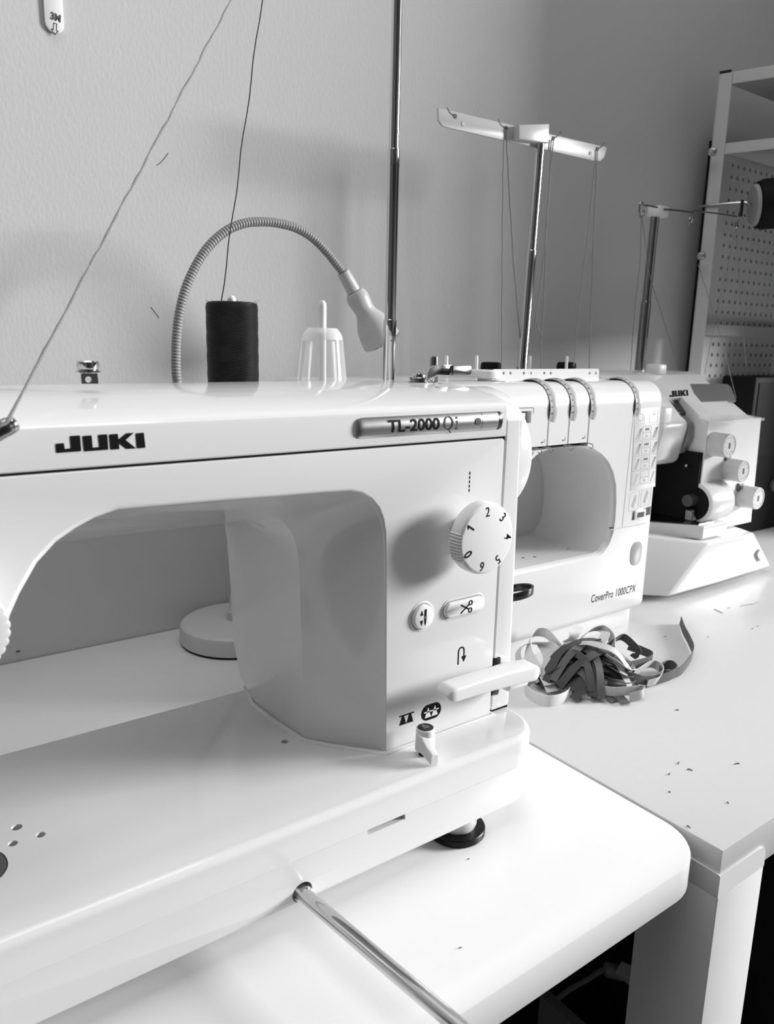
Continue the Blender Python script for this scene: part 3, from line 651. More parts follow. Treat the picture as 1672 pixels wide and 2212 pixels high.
nk += [at(p, LY) for p in ((384, 832), (380, 770), (384, 700), (397, 636), (418, 584), (447, 537), (484, 502), (522, 484), (560, 479), (600, 482), (640, 493), (675, 514), (705, 544), (730, 575), (745, 594))]
sp = spline(nk, 14)
# resample evenly so that the ribs come out regular
acc = [0]
for a, b_ in zip(sp, sp[1:]): acc.append(acc[-1]+(b_-a).length)
tot = acc[-1]; NR = int(tot/0.0030)*6; ev = []; j = 0
for i in range(NR+1):
    s = tot*i/NR
    while j < len(acc)-2 and acc[j+1] < s: j += 1
    f = (s-acc[j])/max(acc[j+1]-acc[j], 1e-9); ev.append(sp[j]+(sp[j+1]-sp[j])*f)
bm = NB(); tube(bm, ev, lambda t: 0.0039+0.00075*abs(math.sin(PI*t*NR/6))**0.6, 16); put(bm, 'gooseneck', M['flex'], LM, ang=70)
h0 = at((741, 588), LY); hd = (at((800, 690), LY-0.004)-at((752, 605), LY)).normalized()
put(lathe(NB(), [(0.0068, 0.0), (0.0070, 0.001), (0.0078, 0.0225), (0.0074, 0.0232)], h0, hd, n=32), 'collar', M['ivory'], LM)
hp = [(0.0070, 0.0232), (0.0100, 0.0245), (0.0118, 0.0280), (0.0125, 0.0330), (0.0120, 0.0390), (0.0112, 0.0440), (0.0112, 0.0475), (0.0124, 0.0520), (0.0150, 0.0570), (0.0182, 0.0630), (0.0205, 0.0700), (0.0218, 0.0780), (0.0222, 0.0860)]
bm = NB(); lathe(bm, hp+[(0.0212, 0.0860), (0.0208, 0.0780), (0.0150, 0.062), (0.008, 0.055)], h0, hd, n=48); put(bm, 'lamp_shade', M['ivory'], LM)
hx, hy, _ = frame(hd)
bm = NB(); c0 = h0+hd*0.0866; tube(bm, [c0+(hx*math.cos(2*PI*k/40)+hy*math.sin(2*PI*k/40))*0.0215 for k in range(41)], 0.0010, 8); put(bm, 'shade_rim', M['chrome'], LM)
bm = NB(); lathe(bm, [(0.006, 0.060), (0.0150, 0.070), (0.0170, 0.0800), (0.0120, 0.0850), (0.003, 0.0868)], h0, hd, n=32); put(bm, 'bulb', M['dial'], LM)

# adhesive strip on the wall, two stray hairs
WB = YB
bm = NB(); sl = at((86, -200), WB); sr = at((136, 20), WB); sb = at((117, 73), WB)
cx = (at((92, 20), WB).x+at((136, 20), WB).x)/2; hw_ = (at((136, 20), WB).x-at((92, 20), WB).x)/2*0.93
P_ = [(cx+hw_*math.cos(R_(t)), sb.z+hw_+hw_*math.sin(R_(t))) for t in range(180, 361, 12)]+[(cx+hw_, 0.74), (cx-hw_, 0.74)]
prism(bm, P_, 'y', WB-0.0030, WB-0.0002, 0.0006)
st = put(bm, 'adhesive_strip', M['dial'], None); tag(st, 'white rounded adhesive strip stuck high on the wall at left', 'wall strip')
zc = at((118, 40), WB).z
wl_ = lambda u, v: (Vector((cx+u*0.97+0.0012+0.12*v, WB-0.0031, zc+v-0.10*u)), Vector((0, -1, 0)))
text('3M', 0.0085, wl_, 'lettering', M['greyink'], st, bold=0.0004, sx=0.9)
aw = 0.0012; z2 = -0.0052
ar = [(-0.0014, z2), (0.0014, z2), (0.0014, z2-0.0058), (0.0031, z2-0.0058), (0, z2-0.0100), (-0.0031, z2-0.0058), (-0.0014, z2-0.0058), (-0.0014, z2)]
decal(lines(ar, 0.0007), wl_, 'arrow', M['greyink'], st)
for P_, lb in (([(338, 357), (344, 354), (351, 347), (357, 340), (364, 331)], 'dark stray hair on the wall beside the slanting thread'), ([(326, 663), (333, 672), (339, 680), (344, 687)], 'stray hair on the wall left of the gooseneck')):
    bm = NB(); tube(bm, spline([at(p, WB-0.0004) for p in P_], 4), 0.00022, 6); tag(put(bm, 'hair_strand', M['fuzz'], None), lb, 'hair')

# ------------------------------------------------------------------ second machine (coverstitch) in the middle
CM = empty('coverstitch_machine', (0.61, 0.66, 0), 'white coverstitch machine with four thumbwheel dials in the middle of the table', 'sewing machine')
VY = 0.545; VX0, VX1, VZ0, VZ1 = 0.418, 0.8085, 0.0235, 0.3015
def arc(cy, cz, r, a0, a1, n): return [(cy+r*math.cos(R_(a0+(a1-a0)*k/n)), cz+r*math.sin(R_(a0+(a1-a0)*k/n))) for k in range(n+1)]
VP_ = arc(VY+0.024, VZ1-0.024, 0.024, 180, 90, 10)+arc(0.778, VZ1-0.016, 0.012, 90, 0, 5)+arc(0.780, VZ0+0.010, 0.010, 0, -90, 4)+arc(VY+0.010, VZ0+0.010, 0.010, 270, 180, 5)
loops = []; rr_ = 0.010
for k in range(7): q = inset(VP_, rr_*(1-math.sin(R_(15*k)))); loops.append([(VX0+rr_*(1-math.cos(R_(15*k))), p[0], p[1]) for p in q])
for k in range(6, -1, -1): q = inset(VP_, rr_*(1-math.sin(R_(15*k)))); loops.append([(VX1-rr_*(1-math.cos(R_(15*k))), p[0], p[1]) for p in q])
bm = NB(); bridge(bm, loops)
cuts = []
op = [(0.7065, 0.1070), (0.7150, 0.1100), (0.7235, 0.1180), (0.7285, 0.1290), (0.7300, 0.1450), (0.7290, 0.1650), (0.7258, 0.1840), (0.7195, 0.1980), (0.7105, 0.2095), (0.6985, 0.2185), (0.6840, 0.2255), (0.6670, 0.2305), (0.6500, 0.2330), (0.6340, 0.2335), (0.6150, 0.2318), (0.5985, 0.2270), (0.5830, 0.2170), (0.5700, 0.2020), (0.5600, 0.1800), (0.5560, 0.1550), (0.5550, 0.1070)]
oi = inset(op, -0.0045); c = NB()
bridge(c, [[(x, VY-0.02, z) for x, z in inset(op, -0.012)], [(x, VY-0.0001, z) for x, z in oi], [(x, VY+0.0020, z) for x, z in inset(op, -0.0017)], [(x, VY+0.0055, z) for x, z in op], [(x, 0.652, z) for x, z in op]]); cuts.append(c)
DW = ((0.6085, 0.6205), (0.6405, 0.6525), (0.6725, 0.6845), (0.7500, 0.7615))
for x0, x1 in DW: cuts.append(box(NB(), x0, x1, VY-0.02, 0.607, 0.2738, 0.33))
for x0, x1 in DW[:3]: cuts.append(box(NB(), x0+0.0002, x0+0.0026, VY-0.01, VY+0.010, 0.236, 0.276))
cuts.append(box(NB(), 0.560, 0.6748, VY-0.01, VY+0.012, 0.2335, 0.2372))
cuts.append(box(NB(), 0.5500, 0.5836, VY-0.01, VY+0.014, 0.2622, 0.2742))
bm = cut(bm, cuts)
# wavy and straight parting lines
bm = cut(bm, [box(NB(), 0.7275, 0.83, VY-0.01, VY+0.0022, 0.1316, 0.1328), box(NB(), 0.8068, 0.83, VY-0.01, 0.79, 0.1318, 0.1327),
              prism(NB(), [(0.7474, 0.1322), (0.7488, 0.1322), (0.7513, 0.2750), (0.7499, 0.2750)], 'y', VY-0.01, VY+0.0016)])
cb = put(bm, 'body', M['shell2'], CM, ang=24)
put(prism(NB(), rrect(0.432, 0.7985, 0.5535, 0.775, 0.012), 'z', 0.0, VZ0+0.006, 0.001), 'plinth', M['shell2'], CM)
for i, (x0, x1) in enumerate(DW):
    bm = NB(); n = 120; loops = []
    for x, r, kn_ in ((x0+0.0012, 0.0290, 0), (x0+0.0014, 0.0310, 0), (x0+0.0055, 0.0312, 0), (x0+0.0060, 0.0312, 1), (x1-0.0016, 0.0312, 1), (x1-0.0012, 0.0305, 0)):
        loops.append([(x, 0.5740+(r+(0.0005 if kn_ and k % 2 else 0))*math.cos(2*PI*k/n), 0.2735+(r+(0.0005 if kn_ and k % 2 else 0))*math.sin(2*PI*k/n)) for k in range(n)])
    bridge(bm, loops); o = put(bm, 'tension_wheel', M['wheel'], CM, ang=40); put(cyl(NB(), (x0+0.0002, 0.5740, 0.2735), (x0+0.0011, 0.5740, 0.2735), 0.0300, 48), 'wheel_gap', M['dark'], cb)
    bm = NB()
    for k in range(9):
        a = R_(205-12*k-20)
        p = Vector((0, 0.5740+0.0313*math.cos(a), 0.2735+0.0313*math.sin(a))); t_ = Vector((0, -math.sin(a), math.cos(a)))*0.0007; nn = Vector((0, math.cos(a), math.sin(a)))
        xx = x0+0.0026; ww = 0.0016 if k % 2 else 0.0022
        bridge(bm, [[p+Vector((xx, 0, 0))-t_, p+Vector((xx+ww, 0, 0))-t_, p+Vector((xx+ww, 0, 0))+t_, p+Vector((xx, 0, 0))+t_], [q+nn*0.0001 for q in (p+Vector((xx, 0, 0))-t_, p+Vector((xx+ww, 0, 0))-t_, p+Vector((xx+ww, 0, 0))+t_, p+Vector((xx, 0, 0))+t_)]])
    put(bm, 'wheel_scale', M['greyink'], o, smooth=False)
put(box(NB(), 0.562, 0.674, VY+0.0105, VY+0.0118, 0.2337, 0.2370), 'slot_shade', M['dark'], cb)  # dark sheets in these slots and slits stand in for their shade
for x0, x1 in DW[:3]: put(box(NB(), x0+0.0003, x0+0.0025, VY+0.0085, VY+0.0098, 0.2365, 0.2740), 'slit_shade', M['plate'], cb)
put(box(NB(), 0.5502, 0.5834, VY+0.0125, VY+0.0138, 0.2624, 0.2740), 'slot_shade', M['plate'], cb)
put(box(NB(), 0.560, 0.5765, VY+0.0015, VY+0.012, 0.2660, 0.2722, 0.0006, 2), 'slot_lever', M['dial'], cb)
for p in ((1120, 1268), (1265, 1262), (1408, 1258)):
    pass
for hx in (0.5955, 0.6128, 0.6448, 0.6768):
    bm = NB(); c = Vector((hx, VY-0.002, 0.2342))
    pts = [Vector((hx-0.005, VY+0.004, 0.2358)), Vector((hx-0.002, VY-0.0012, 0.2360)), Vector((hx+0.0008, VY-0.0035, 0.2352)), Vector((hx+0.0016, VY-0.0042, 0.2332)), Vector((hx+0.0004, VY-0.0042, 0.2312)), Vector((hx-0.0015, VY-0.0036, 0.2314)), Vector((hx-0.0026, VY-0.0030, 0.2326))]
    tube(bm, spline(pts, 5), 0.00055, 8); put(bm, 'thread_hook', M['steel'], CM)
fd = lambda polys, name, m='paleink', Y=VY-0.00002, par=None: decal(polys, lambda u, v: (Vector((u, Y, v)), Vector((0, -1, 0))), name, M[m], par or cb)
for lx, lz in ((0.6010, 0.2412), (0.6330, 0.2416), (0.6650, 0.2422)):
    fd(lines([(lx+0.0042, lz+0.0030), (lx+0.0042, lz), (lx+0.0005, lz)], 0.0006)+[[(lx-0.0010, lz), (lx+0.0014, lz-0.0011), (lx+0.0014, lz+0.0011)]], 'thread_arrow', 'greyink')
fd(lines([(0.560, 0.2775), (0.5848, 0.2775), (0.5865, 0.2762), (0.5865, 0.2715)], 0.0006), 'slot_outline', 'greyink')
# stitch chart panel
pxz = lambda p: (at(p, VY).x, at(p, VY).z)
PA, PB, PC_, PD_ = pxz((1372, 884)), pxz((1424, 880)), pxz((1415, 1051)), pxz((1361, 1061))
put(prism(NB(), [PD_, PC_, PB, PA], 'y', VY-0.0003, VY+0.0002, 0.00012), 'chart_panel', M['shell2'], cb)
def quadpt(u, v): 
    a = Vector(PD_).lerp(Vector(PC_), u); b_ = Vector(PA).lerp(Vector(PB), u); r = a.lerp(b_, v); return (r.x, r.y)
def rectln(u0, u1, v0, v1, w_=0.00045):
    q = [quadpt(u0, v0), quadpt(u1, v0), quadpt(u1, v1), quadpt(u0, v1), quadpt(u0, v0)]; return lines(q, w_)
PLs = []; PDk = []
PLs += rectln(0.08, 0.40, 0.82, 0.97)+rectln(0.62, 0.95, 0.82, 0.97)
lo_ = [quadpt(0.24+0.10*math.cos(2*PI*k/20), 0.895+0.045*(1 if math.sin(2*PI*k/20) > 0 else -1)*abs(math.sin(2*PI*k/20))**0.5) for k in range(21)]
PLs += lines(lo_, 0.0006); PDk += lines([quadpt(0.76, 0.96), quadpt(0.76, 0.92), quadpt(0.82, 0.915), quadpt(0.82, 0.96)], 0.0005)
for i, v in enumerate((0.63, 0.445, 0.26, 0.075)):
    PLs += rectln(0.36, 0.70, v+0.08, v+0.15)+rectln(0.36, 0.70, v, v+0.07)+rectln(0.02, 0.98, v-0.015, v+0.165, 0.0003)
    nb = 3 if i < 2 else (2 if i == 2 else 1)
    for s in (0.08, 0.74):
        for k in range(nb): PLs += [[quadpt(s+0.02+0.05*k, v), quadpt(s+0.07+0.05*k, v), quadpt(s+0.20+0.03*k, v+0.13), quadpt(s+0.15+0.03*k, v+0.13)]]
    for k in range(3): PDk += [[quadpt(0.46+0.06*k, v+0.10), quadpt(0.50+0.06*k, v+0.10), quadpt(0.50+0.06*k, v+0.13), quadpt(0.46+0.06*k, v+0.13)]] if i < 3 else []
    PLs += [[quadpt(0.48, v+0.02), quadpt(0.58, v+0.02), quadpt(0.58, v+0.045), quadpt(0.48, v+0.045)]]
fd(PLs, 'chart_print', 'paleink', VY-0.00032); fd(PDk, 'chart_print', 'greyink', VY-0.00032)
ic = []
for cx0, cz0 in ((0.7665, 0.1625), (0.7885, 0.1660)):
    ic += [[(cx0-0.0045, cz0-0.006), (cx0-0.0005, cz0-0.0085), (cx0+0.0045, cz0+0.004), (cx0+0.0010, cz0+0.0075)]]
    ic += lines([(cx0-0.0095, cz0-0.012), (cx0+0.0085, cz0-0.011), (cx0+0.0095, cz0+0.011), (cx0-0.0085, cz0+0.010), (cx0-0.0095, cz0-0.012)], 0.0003)
fd(ic, 'chart_print', 'paleink')
SA, SB = pxz((1366, 1122)), pxz((1405, 1103))
fd([[(0.7655, 0.1395), (0.8005, 0.1425), (0.8005, 0.1525), (0.7675, 0.1490)]], 'slider_slot', 'greyink')
sl_ = put(box(NB(), 0.7685, 0.7885, VY-0.0025, VY+0.0005, 0.1398, 0.1508, 0.0008, 2), 'slider', M['dial'], cb)
fd([rrect(0.7718, 0.7850, 0.1418, 0.1482, 0.0008, 3)], 'slider_hole', 'greyink', VY-0.0026, sl_)
bm = NB(); prism(bm, rrect(0.7685, 0.7910, 0.0815, 0.1115, 0.0105, 8), 'y', VY-0.0004, VY+0.001, 0.0003); put(bm, 'oval_window', mat('frosted_grey_window', 0.36, 0.25), cb)
tl = lambda u, v: (Vector((0.7435+u, VY-0.00003, 0.0522+v+u*-0.012)), Vector((0, -1, 0)))
text('CoverPro 1000CPX', 0.0135, tl, 'lettering', M['ink'], cb, bold=0.00006, sx=0.70, shear=0.10, space=1.08)
for p in ((1130, 1205), (1155, 1203), (1227, 1186), (1251, 1181)):
    q = atz(p[0], p[1], 0.1071); put(cyl(NB(), (q.x, q.y, 0.1066), (q.x, q.y, 0.10715), 0.0019, 16), 'bed_screw', M['steel'], cb)
put(tube(NB(), spline([atx(p[0], p[1], 0.7300) for p in ((1326, 1141), (1305, 1139), (1280, 1136), (1255, 1135), (1232, 1136), (1212, 1142), (1194, 1149))], 5), 0.0007, 6), 'parting_line', M['plate'], cb)
# thread guide plate on top
gy = 0.602
a = at((1060, 822), gy); b_ = at((1293, 822), gy); ztop = at((1180, 797), gy).z
gcut = []
for px_ in (1088, 1103, 1132, 1147, 1176, 1190, 1274, 1287):
    q = at((px_, 806), gy); gcut.append(cyl(NB(), (q.x, gy-0.02, q.z), (q.x, gy+0.02, q.z), 0.0018, 16))
bm = cut(prism(NB(), rrect(a.x, b_.x, 0.3008, ztop, [0.004, 0.0055, 0.0004, 0.0004], 5), 'y', gy, gy+0.0016), gcut)
gpl = put(bm, 'thread_guide_plate', M['shell2'], CM)
put(box(NB(), a.x+0.001, b_.x, gy-0.020, gy+0.0016, 0.3006, 0.3020, 0.0003, 1), 'plate_foot', M['shell'], gpl)
put(lathe(NB(), [(0.0085, 0.3005), (0.0090, 0.302), (0.0090, 0.3035), (0.0150, 0.3040), (0.0158, 0.306), (0.0158, 0.3110), (0.0150, 0.3122)], (at((1050, 800), 0.61).x, 0.61, 0), n=40), 'pressure_knob', M['dial'], CM)
# telescopic pole and guide bar
qy = 0.700; pt = at((1167, 312), qy); pb = at((1127, 800), qy); dv = (pb-pt).normalized(); pb = pt+dv*((0.3005-pt.z)/dv.z)
L_ = (pt-pb).length
bm = lathe(NB(), [(0.0066, 0), (0.0066, L_*0.065), (0.0062, L_*0.068), (0.0062, L_*0.50), (0.0064, L_*0.503), (0.0064, L_*0.553), (0.0055, L_*0.556), (0.0055, L_)], pb, pt-pb, n=32); put(bm, 'telescopic_pole', M['chrome'], CM, ang=40)
BPx = [(952, 231), (1316, 317), (1311, 338), (1303, 347), (1290, 347), (975, 275), (961, 271), (952, 258)]
P_ = [(at(p, qy).x, at(p, qy).z) for p in BPx]
bar = put(prism(NB(), P_[::-1], 'y', qy+0.0035, qy+0.0065, 0.0006), 'guide_bar', M['bar'], CM)
gd = lambda polys, name, m='paleink': decal(polys, lambda u, v: (Vector((u, qy+0.00345, v)), Vector((0, -1, 0))), name, M[m], bar)
for p, s in (((983, 251), -1), ((1093, 277), -1), ((1195, 299), 1), ((1290, 322), 1)):
    c0 = at(p, qy+0.0035)
    bm = NB(); prism(bm, circ(c0.x, c0.z, 0.0024, 16), 'y', qy+0.0028, qy+0.0036); put(bm, 'guide_hole', M['greyink'], bar)
    q = [at((p[0]+s*dx_, p[1]+dy_), qy+0.0035) for dx_, dy_ in ((0, 0), (6, -3), (11, -7), (15, -14), (17, -19 if s < 0 else -12))]
    gd(lines([(v.x, v.z) for v in q], 0.0013), 'guide_slot', 'greyink')
for p in ((1000, 268), (1275, 331), (1109, 294)):
    c0 = at(p, qy+0.0035); put(prism(NB(), circ(c0.x, c0.z, 0.0022, 16), 'y', qy+0.0028, qy+0.0036), 'guide_hole', M['paleink'], bar)
Bk = [(at(p, qy).x, at(p, qy).z) for p in ((1112, 272), (1150, 271), (1177, 270), (1176, 311), (1150, 309), (1112, 303))]
put(prism(NB(), Bk[::-1], 'y', qy-0.0075, qy+0.0040, 0.0012), 'bar_bracket', M['bar'], CM)
# spool pins
for p in ((965, 768), (1030, 768), (1145, 769), (1225, 769)):
    q = at(p, 0.712); put(lathe(NB(), [(0.0020, 0.3005), (0.0020, q.z-0.0015), (0.0012, q.z)], (q.x, 0.712, 0), n=16), 'spool_pin', M['dial'], CM)
for p, lb in (((1061, 783), 'low black thread spool behind the coverstitch machine, left of its pole'), ((1224, 783), 'low black thread spool behind the coverstitch machine, right of its pole')):
    q = at(p, 0.735); r = 0.0130; zt = q.z+0.0005
    S_ = empty('thread_spool', (q.x, 0.735, 0.3015), lb, 'thread spool', None)
    put(lathe(NB(), [(0.004, 0.3017), (r-0.0015, 0.3017), (r, 0.3035), (r+0.0004, 0.309), (r, zt-0.0025), (r-0.001, zt-0.0008), (r-0.003, zt), (0.004, zt)], (q.x, 0.735, 0), n=40), 'wound_thread', M['wound_far'], S_)
# threads hanging from the guide bar
TH = [[(1088, 300), (1086, 420), (1085, 560), (1084, 700), (1084, 790)], [(1093, 279), (1097, 360), (1104, 480), (1111, 590), (1120, 690), (1124, 740)],
      [(1191, 301), (1188, 380), (1181, 470), (1176, 540), (1168, 610), (1158, 680), (1161, 705), (1169, 722), (1168, 760), (1169, 800)], [(1195, 300), (1186, 420), (1179, 520), (1177, 600), (1172, 700), (1169, 735)],
      [(1286, 345), (1278, 420), (1268, 520), (1256, 610), (1247, 700), (1239, 790)], [(1290, 323), (1287, 400), (1282, 500), (1279, 600), (1275, 700), (1273, 800)]]
TL = ('thread from the left hole of the guide bar, hanging straightest down', 'thread from the left hole of the guide bar, slanting to the pole', 'thread just right of the pole, with a kink low down',
      'smooth thread just right of the pole', 'slanting thread of the right-hand pair under the guide bar', 'nearly upright thread of the right-hand pair under the guide bar')
for i, P_ in enumerate(TH):
    random.seed(20+i); pts = spline([at(p, qy+0.0020-0.003*(i in (0, 4))) for p in P_], 6)
    pts = [p+Vector((random.uniform(-1, 1)*0.0005, 0, 0)) for p in pts]
    o = put(tube(NB(), pts, 0.00075, 6), 'thread', M['thread_grey'], None); tag(o, TL[i], 'thread', 'threads under the guide bar')
# black ring by the front of the coverstitch machine
bm = NB(); rc = Vector((at((1105, 1273), 0.530).x, 0.526, at((1112, 1276), 0.530).z)); pts = []
for k in range(49):
    a = 2*PI*k/48; pts.append(rc+Vector((0.0190*math.cos(a), -0.0165*math.sin(a), 0.0045*math.sin(a+0.6))))
o = NB(); n = 48
for k in range(n+1): pass
secs = []
for k in range(n):
    a = 2*PI*k/n; c = rc+Vector((0.0195*math.cos(a), -0.0170*math.sin(a), 0.004*math.sin(a+0.6))); rd = Vector((math.cos(a), -math.sin(a)*0.87, 0)).normalized()
    secs.append([c+rd*p[0]+Vector((0, 0, p[1])) for p in rrect(-0.0012, 0.0012, -0.0042, 0.0042, 0.0009, 3)])
secs.append(secs[0]); bridge(o, secs, True, False, False); bmesh.ops.remove_doubles(o, verts=o.verts, dist=1e-6)
put(o, 'ring_handle', M['black'], CM, label='black ring on the front of the machine')
put(cyl(NB(), rc+Vector((0.0, 0.0160, 0)), (rc.x, VY+0.001, rc.z), 0.0030, 16), 'ring_mount', M['black'], CM)

# ------------------------------------------------------------------ third machine (overlocker) at the back right
SG = empty('overlock_machine', (1.02, 0.68, 0), 'white overlock machine with three round dials at the far right end of the table', 'sewing machine')
V = Vector
def poly(bm, faces): 
    for f in faces: bm.faces.new(addv(bm, f))
    bmesh.ops.remove_doubles(bm, verts=bm.verts, dist=1e-5); return bm
def bevel_all(bm, r, seg=3, ang=20):
    bmesh.ops.recalc_face_normals(bm, faces=bm.faces); bm.normal_update()
    es = [e for e in bm.edges if len(e.link_faces) == 2 and e.calc_face_angle(0) > R_(ang)]
    bmesh.ops.bevel(bm, geom=es, offset=r, segments=seg, profile=0.5, affect='EDGES', clamp_overlap=True); return bm
A_, B_, C_ = V((0.905, 0.574, 0.010)), V((1.022, 0.572, 0.010)), V((1.176, 0.575, 0.010))
D_, E_ = V((0.990, 0.574, 0.0745)), V((1.108, 0.574, 0.0735))
F_, G_ = V((0.805, 0.665, 0.010)), V((0.835, 0.665, 0.095))
H_, I_ = V((1.190, 0.780, 0.010)), V((1.150, 0.780, 0.085)); J_, K_ = V((0.815, 0.780, 0.010)), V((0.845, 0.780, 0.095))
E2 = V((1.118, 0.640, 0.078)); D2 = V((0.992, 0.600, 0.0790))
bm = poly(NB(), [[A_, B_, E_, D_], [B_, C_, E_], [F_, A_, D_, G_], [C_, H_, I_, E_], [J_, F_, G_, K_], [H_, J_, K_, I_], [F_, J_, H_, C_, B_, A_], [G_, D_, E_, I_, K_]])
bm.normal_update(); bmesh.ops.triangulate(bm, faces=[f for f in bm.faces if len(f.verts) > 4]); bevel_all(bm, 0.0045, 3, 8)
sb_ = put(bm, 'base', M['shell2'], SG, ang=18)
for fx, fy in ((0.93, 0.61), (1.14, 0.61), (0.93, 0.76), (1.14, 0.76)): put(cyl(NB(), (fx, fy, 0.0005), (fx, fy, 0.012), 0.010, 20), 'foot', M['rubber'], SG)
n_ = (C_-B_).cross(E_-B_).normalized(); n_ = n_ if n_.y < 0 else -n_
oc = V((1.128, 0.5735, 0.036))
u_ = (C_-E_).normalized(); w_ = n_.cross(u_)
bm = NB(); bridge(bm, [[oc+u_*p[0]+w_*p[1]-n_*0.003 for p in rrect(-0.010, 0.010, -0.0055, 0.0055, 0.003, 4)], [oc+u_*p[0]+w_*p[1]+n_*0.0028 for p in rrect(-0.010, 0.010, -0.0055, 0.0055, 0.003, 4)]])
put(bm, 'door_latch', mat('pale_grey_latch', 0.40, 0.3), sb_)
# cloth plate
put(prism(NB(), [(0.895, 0.690), (0.985, 0.583), (1.045, 0.583), (1.045, 0.700), (0.90, 0.72)], 'z', 0.078, 0.0965, 0.001), 'cloth_plate', M['shell2'], SG)
put(prism(NB(), [(0.905, 0.685), (0.984, 0.590), (1.020, 0.589), (1.040, 0.640), (1.040, 0.700)], 'z', 0.0955, 0.0985, 0.0004), 'needle_plate', M['steel'], SG)
# tower at the right
def lozenge(name, m, sec, x0, x1, r=0.004, par=SG, ang=25):
    bm = prism(NB(), sec, 'x', x0, x1); bevel_all(bm, r, 3, 18); return put(bm, name, m, par, ang=ang)
tower = [(0.606, 0.078), (0.604, 0.240), (0.618, 0.2465), (0.690, 0.300), (0.704, 0.3035), (0.775, 0.3035), (0.790, 0.290), (0.790, 0.078)]
bm = NB(); X0t = 1.003
loops = []
for f, x in enumerate((X0t, 1.02, 1.105, 1.128, 1.1425, 1.149)):
    drop = (0, 0, 0, 0.010, 0.030, 0.050)[f]
    loops.append([(x+(0.012 if z < 0.1 and f > 2 else 0), y+(0.004 if f == 5 else 0), z-(drop if z > 0.26 else (drop*0.35 if z > 0.242 else 0))) for y, z in tower])
bridge(bm, loops); tw = put(bm, 'tower', M['shell2'], SG, ang=16)
# arm and slanted top panel
lozenge('arm', M['shell2'], [(0.690, 0.190), (0.655, 0.2720), (0.690, 0.2985), (0.704, 0.3035), (0.775, 0.3035), (0.790, 0.290), (0.790, 0.190)], 0.865, X0t+0.004, 0.004)
panel = [(0.612, 0.2480), (0.690, 0.3000), (0.704, 0.3035), (0.704, 0.290), (0.640, 0.240), (0.612, 0.236)]
tp = lozenge('top_panel', M['shell2'], [(0.650, 0.2705), (0.690, 0.3000), (0.705, 0.3040), (0.705, 0.285), (0.660, 0.262)], 0.868, 1.006, 0.002)
# head that carries the needles
hs = [(0.640, 0.178), (0.632, 0.184), (0.622, 0.232), (0.6245, 0.240), (0.634, 0.2460), (0.668, 0.2790), (0.72, 0.2790), (0.72, 0.178)]
hd_ = lozenge('needle_head', M['shell2'], hs, 0.925, 0.984, 0.006)
lozenge('head_side', M['shell2'], [(0.655, 0.182), (0.648, 0.236), (0.670, 0.270), (0.74, 0.270), (0.74, 0.182)], 0.903, 0.930, 0.008)
lozenge('head_gap', M['plate'], [(0.650, 0.195), (0.640, 0.250), (0.668, 0.278), (0.70, 0.278), (0.70, 0.195)], 0.982, 1.004, 0.002)
lozenge('thread_cover', mat('smoked_cover', 0.20, 0.15), [(0.633, 0.192), (0.622, 0.215), (0.624, 0.236), (0.640, 0.246), (0.66, 0.246), (0.66, 0.192)], 0.9865, 1.001, 0.003)
bm = NB(); tube(bm, spline([at(p, 0.618) for p in ((1517, 915), (1521, 925), (1526, 975), (1526, 984), (1512, 998), (1497, 1004))], 4), 0.0017, 10); put(bm, 'take_up_lever', M['chrome'], SG)
bm = NB(); tube(bm, [at(p, 0.620) for p in ((1482, 1006), (1497, 1008), (1507, 1004))], 0.0020, 10); put(bm, 'thread_stop', M['chrome'], SG)
# looper space: dark faces standing in for the recess's shade, and mechanism
put(box(NB(), 0.874, 1.004, 0.745, 0.760, 0.092, 0.200), 'looper_recess', M['dark'], SG)
put(box(NB(), 0.9975, 1.0035, 0.607, 0.745, 0.098, 0.196), 'recess_shade', M['dark'], SG)
put(cyl(NB(), (0.962, 0.690, 0.095), (0.962, 0.690, 0.186), 0.0045, 14), 'presser_bar', M['steel'], SG)
put(box(NB(), 0.952, 0.974, 0.672, 0.700, 0.120, 0.146, 0.003, 2), 'presser_clamp', M['black'], SG)
put(prism(NB(), [(0.935, 0.098), (0.990, 0.098), (0.985, 0.110), (0.972, 0.124), (0.958, 0.124), (0.945, 0.112)], 'y', 0.672, 0.690, 0.001), 'presser_foot', M['steel'], SG)
put(box(NB(), 0.925, 0.9375, 0.692, 0.700, 0.112, 0.188, 0.001, 1), 'needle_clamp', M['black'], SG)
put(cyl(NB(), (0.942, 0.683, 0.098), (0.952, 0.683, 0.180), 0.0015, 10), 'needle', M['chrome'], SG)
# rounded white looper guard
pr = [(0.640, 0.1530), (0.612, 0.1530)]+[(0.612+0.0300*math.cos(R_(t)), 0.1230+0.0300*math.sin(R_(t))) for t in range(105, 271, 15)]+[(0.640, 0.0930)]
put(prism(NB(), pr, 'x', 1.000, 1.058, 0.0012), 'looper_guard', M['shell2'], SG, ang=30)
ir = [(0.640, 0.1480), (0.612, 0.1480)]+[(0.612+0.0245*math.cos(R_(t)), 0.1230+0.0245*math.sin(R_(t))) for t in range(105, 271, 15)]+[(0.640, 0.0985)]
put(prism(NB(), ir, 'x', 0.9992, 1.0002), 'guard_hollow', M['dark'], SG)  # flat dark face stands in for the shaded inside of the guard
put(cyl(NB(), (0.984, 0.612, 0.128), (1.0, 0.612, 0.128), 0.0085, 20), 'looper_screw', M['plate'], SG)
put(box(NB(), 0.986, 0.998, 0.602, 0.616, 0.099, 0.116, 0.002, 1), 'looper_arm', M['steel'], SG)
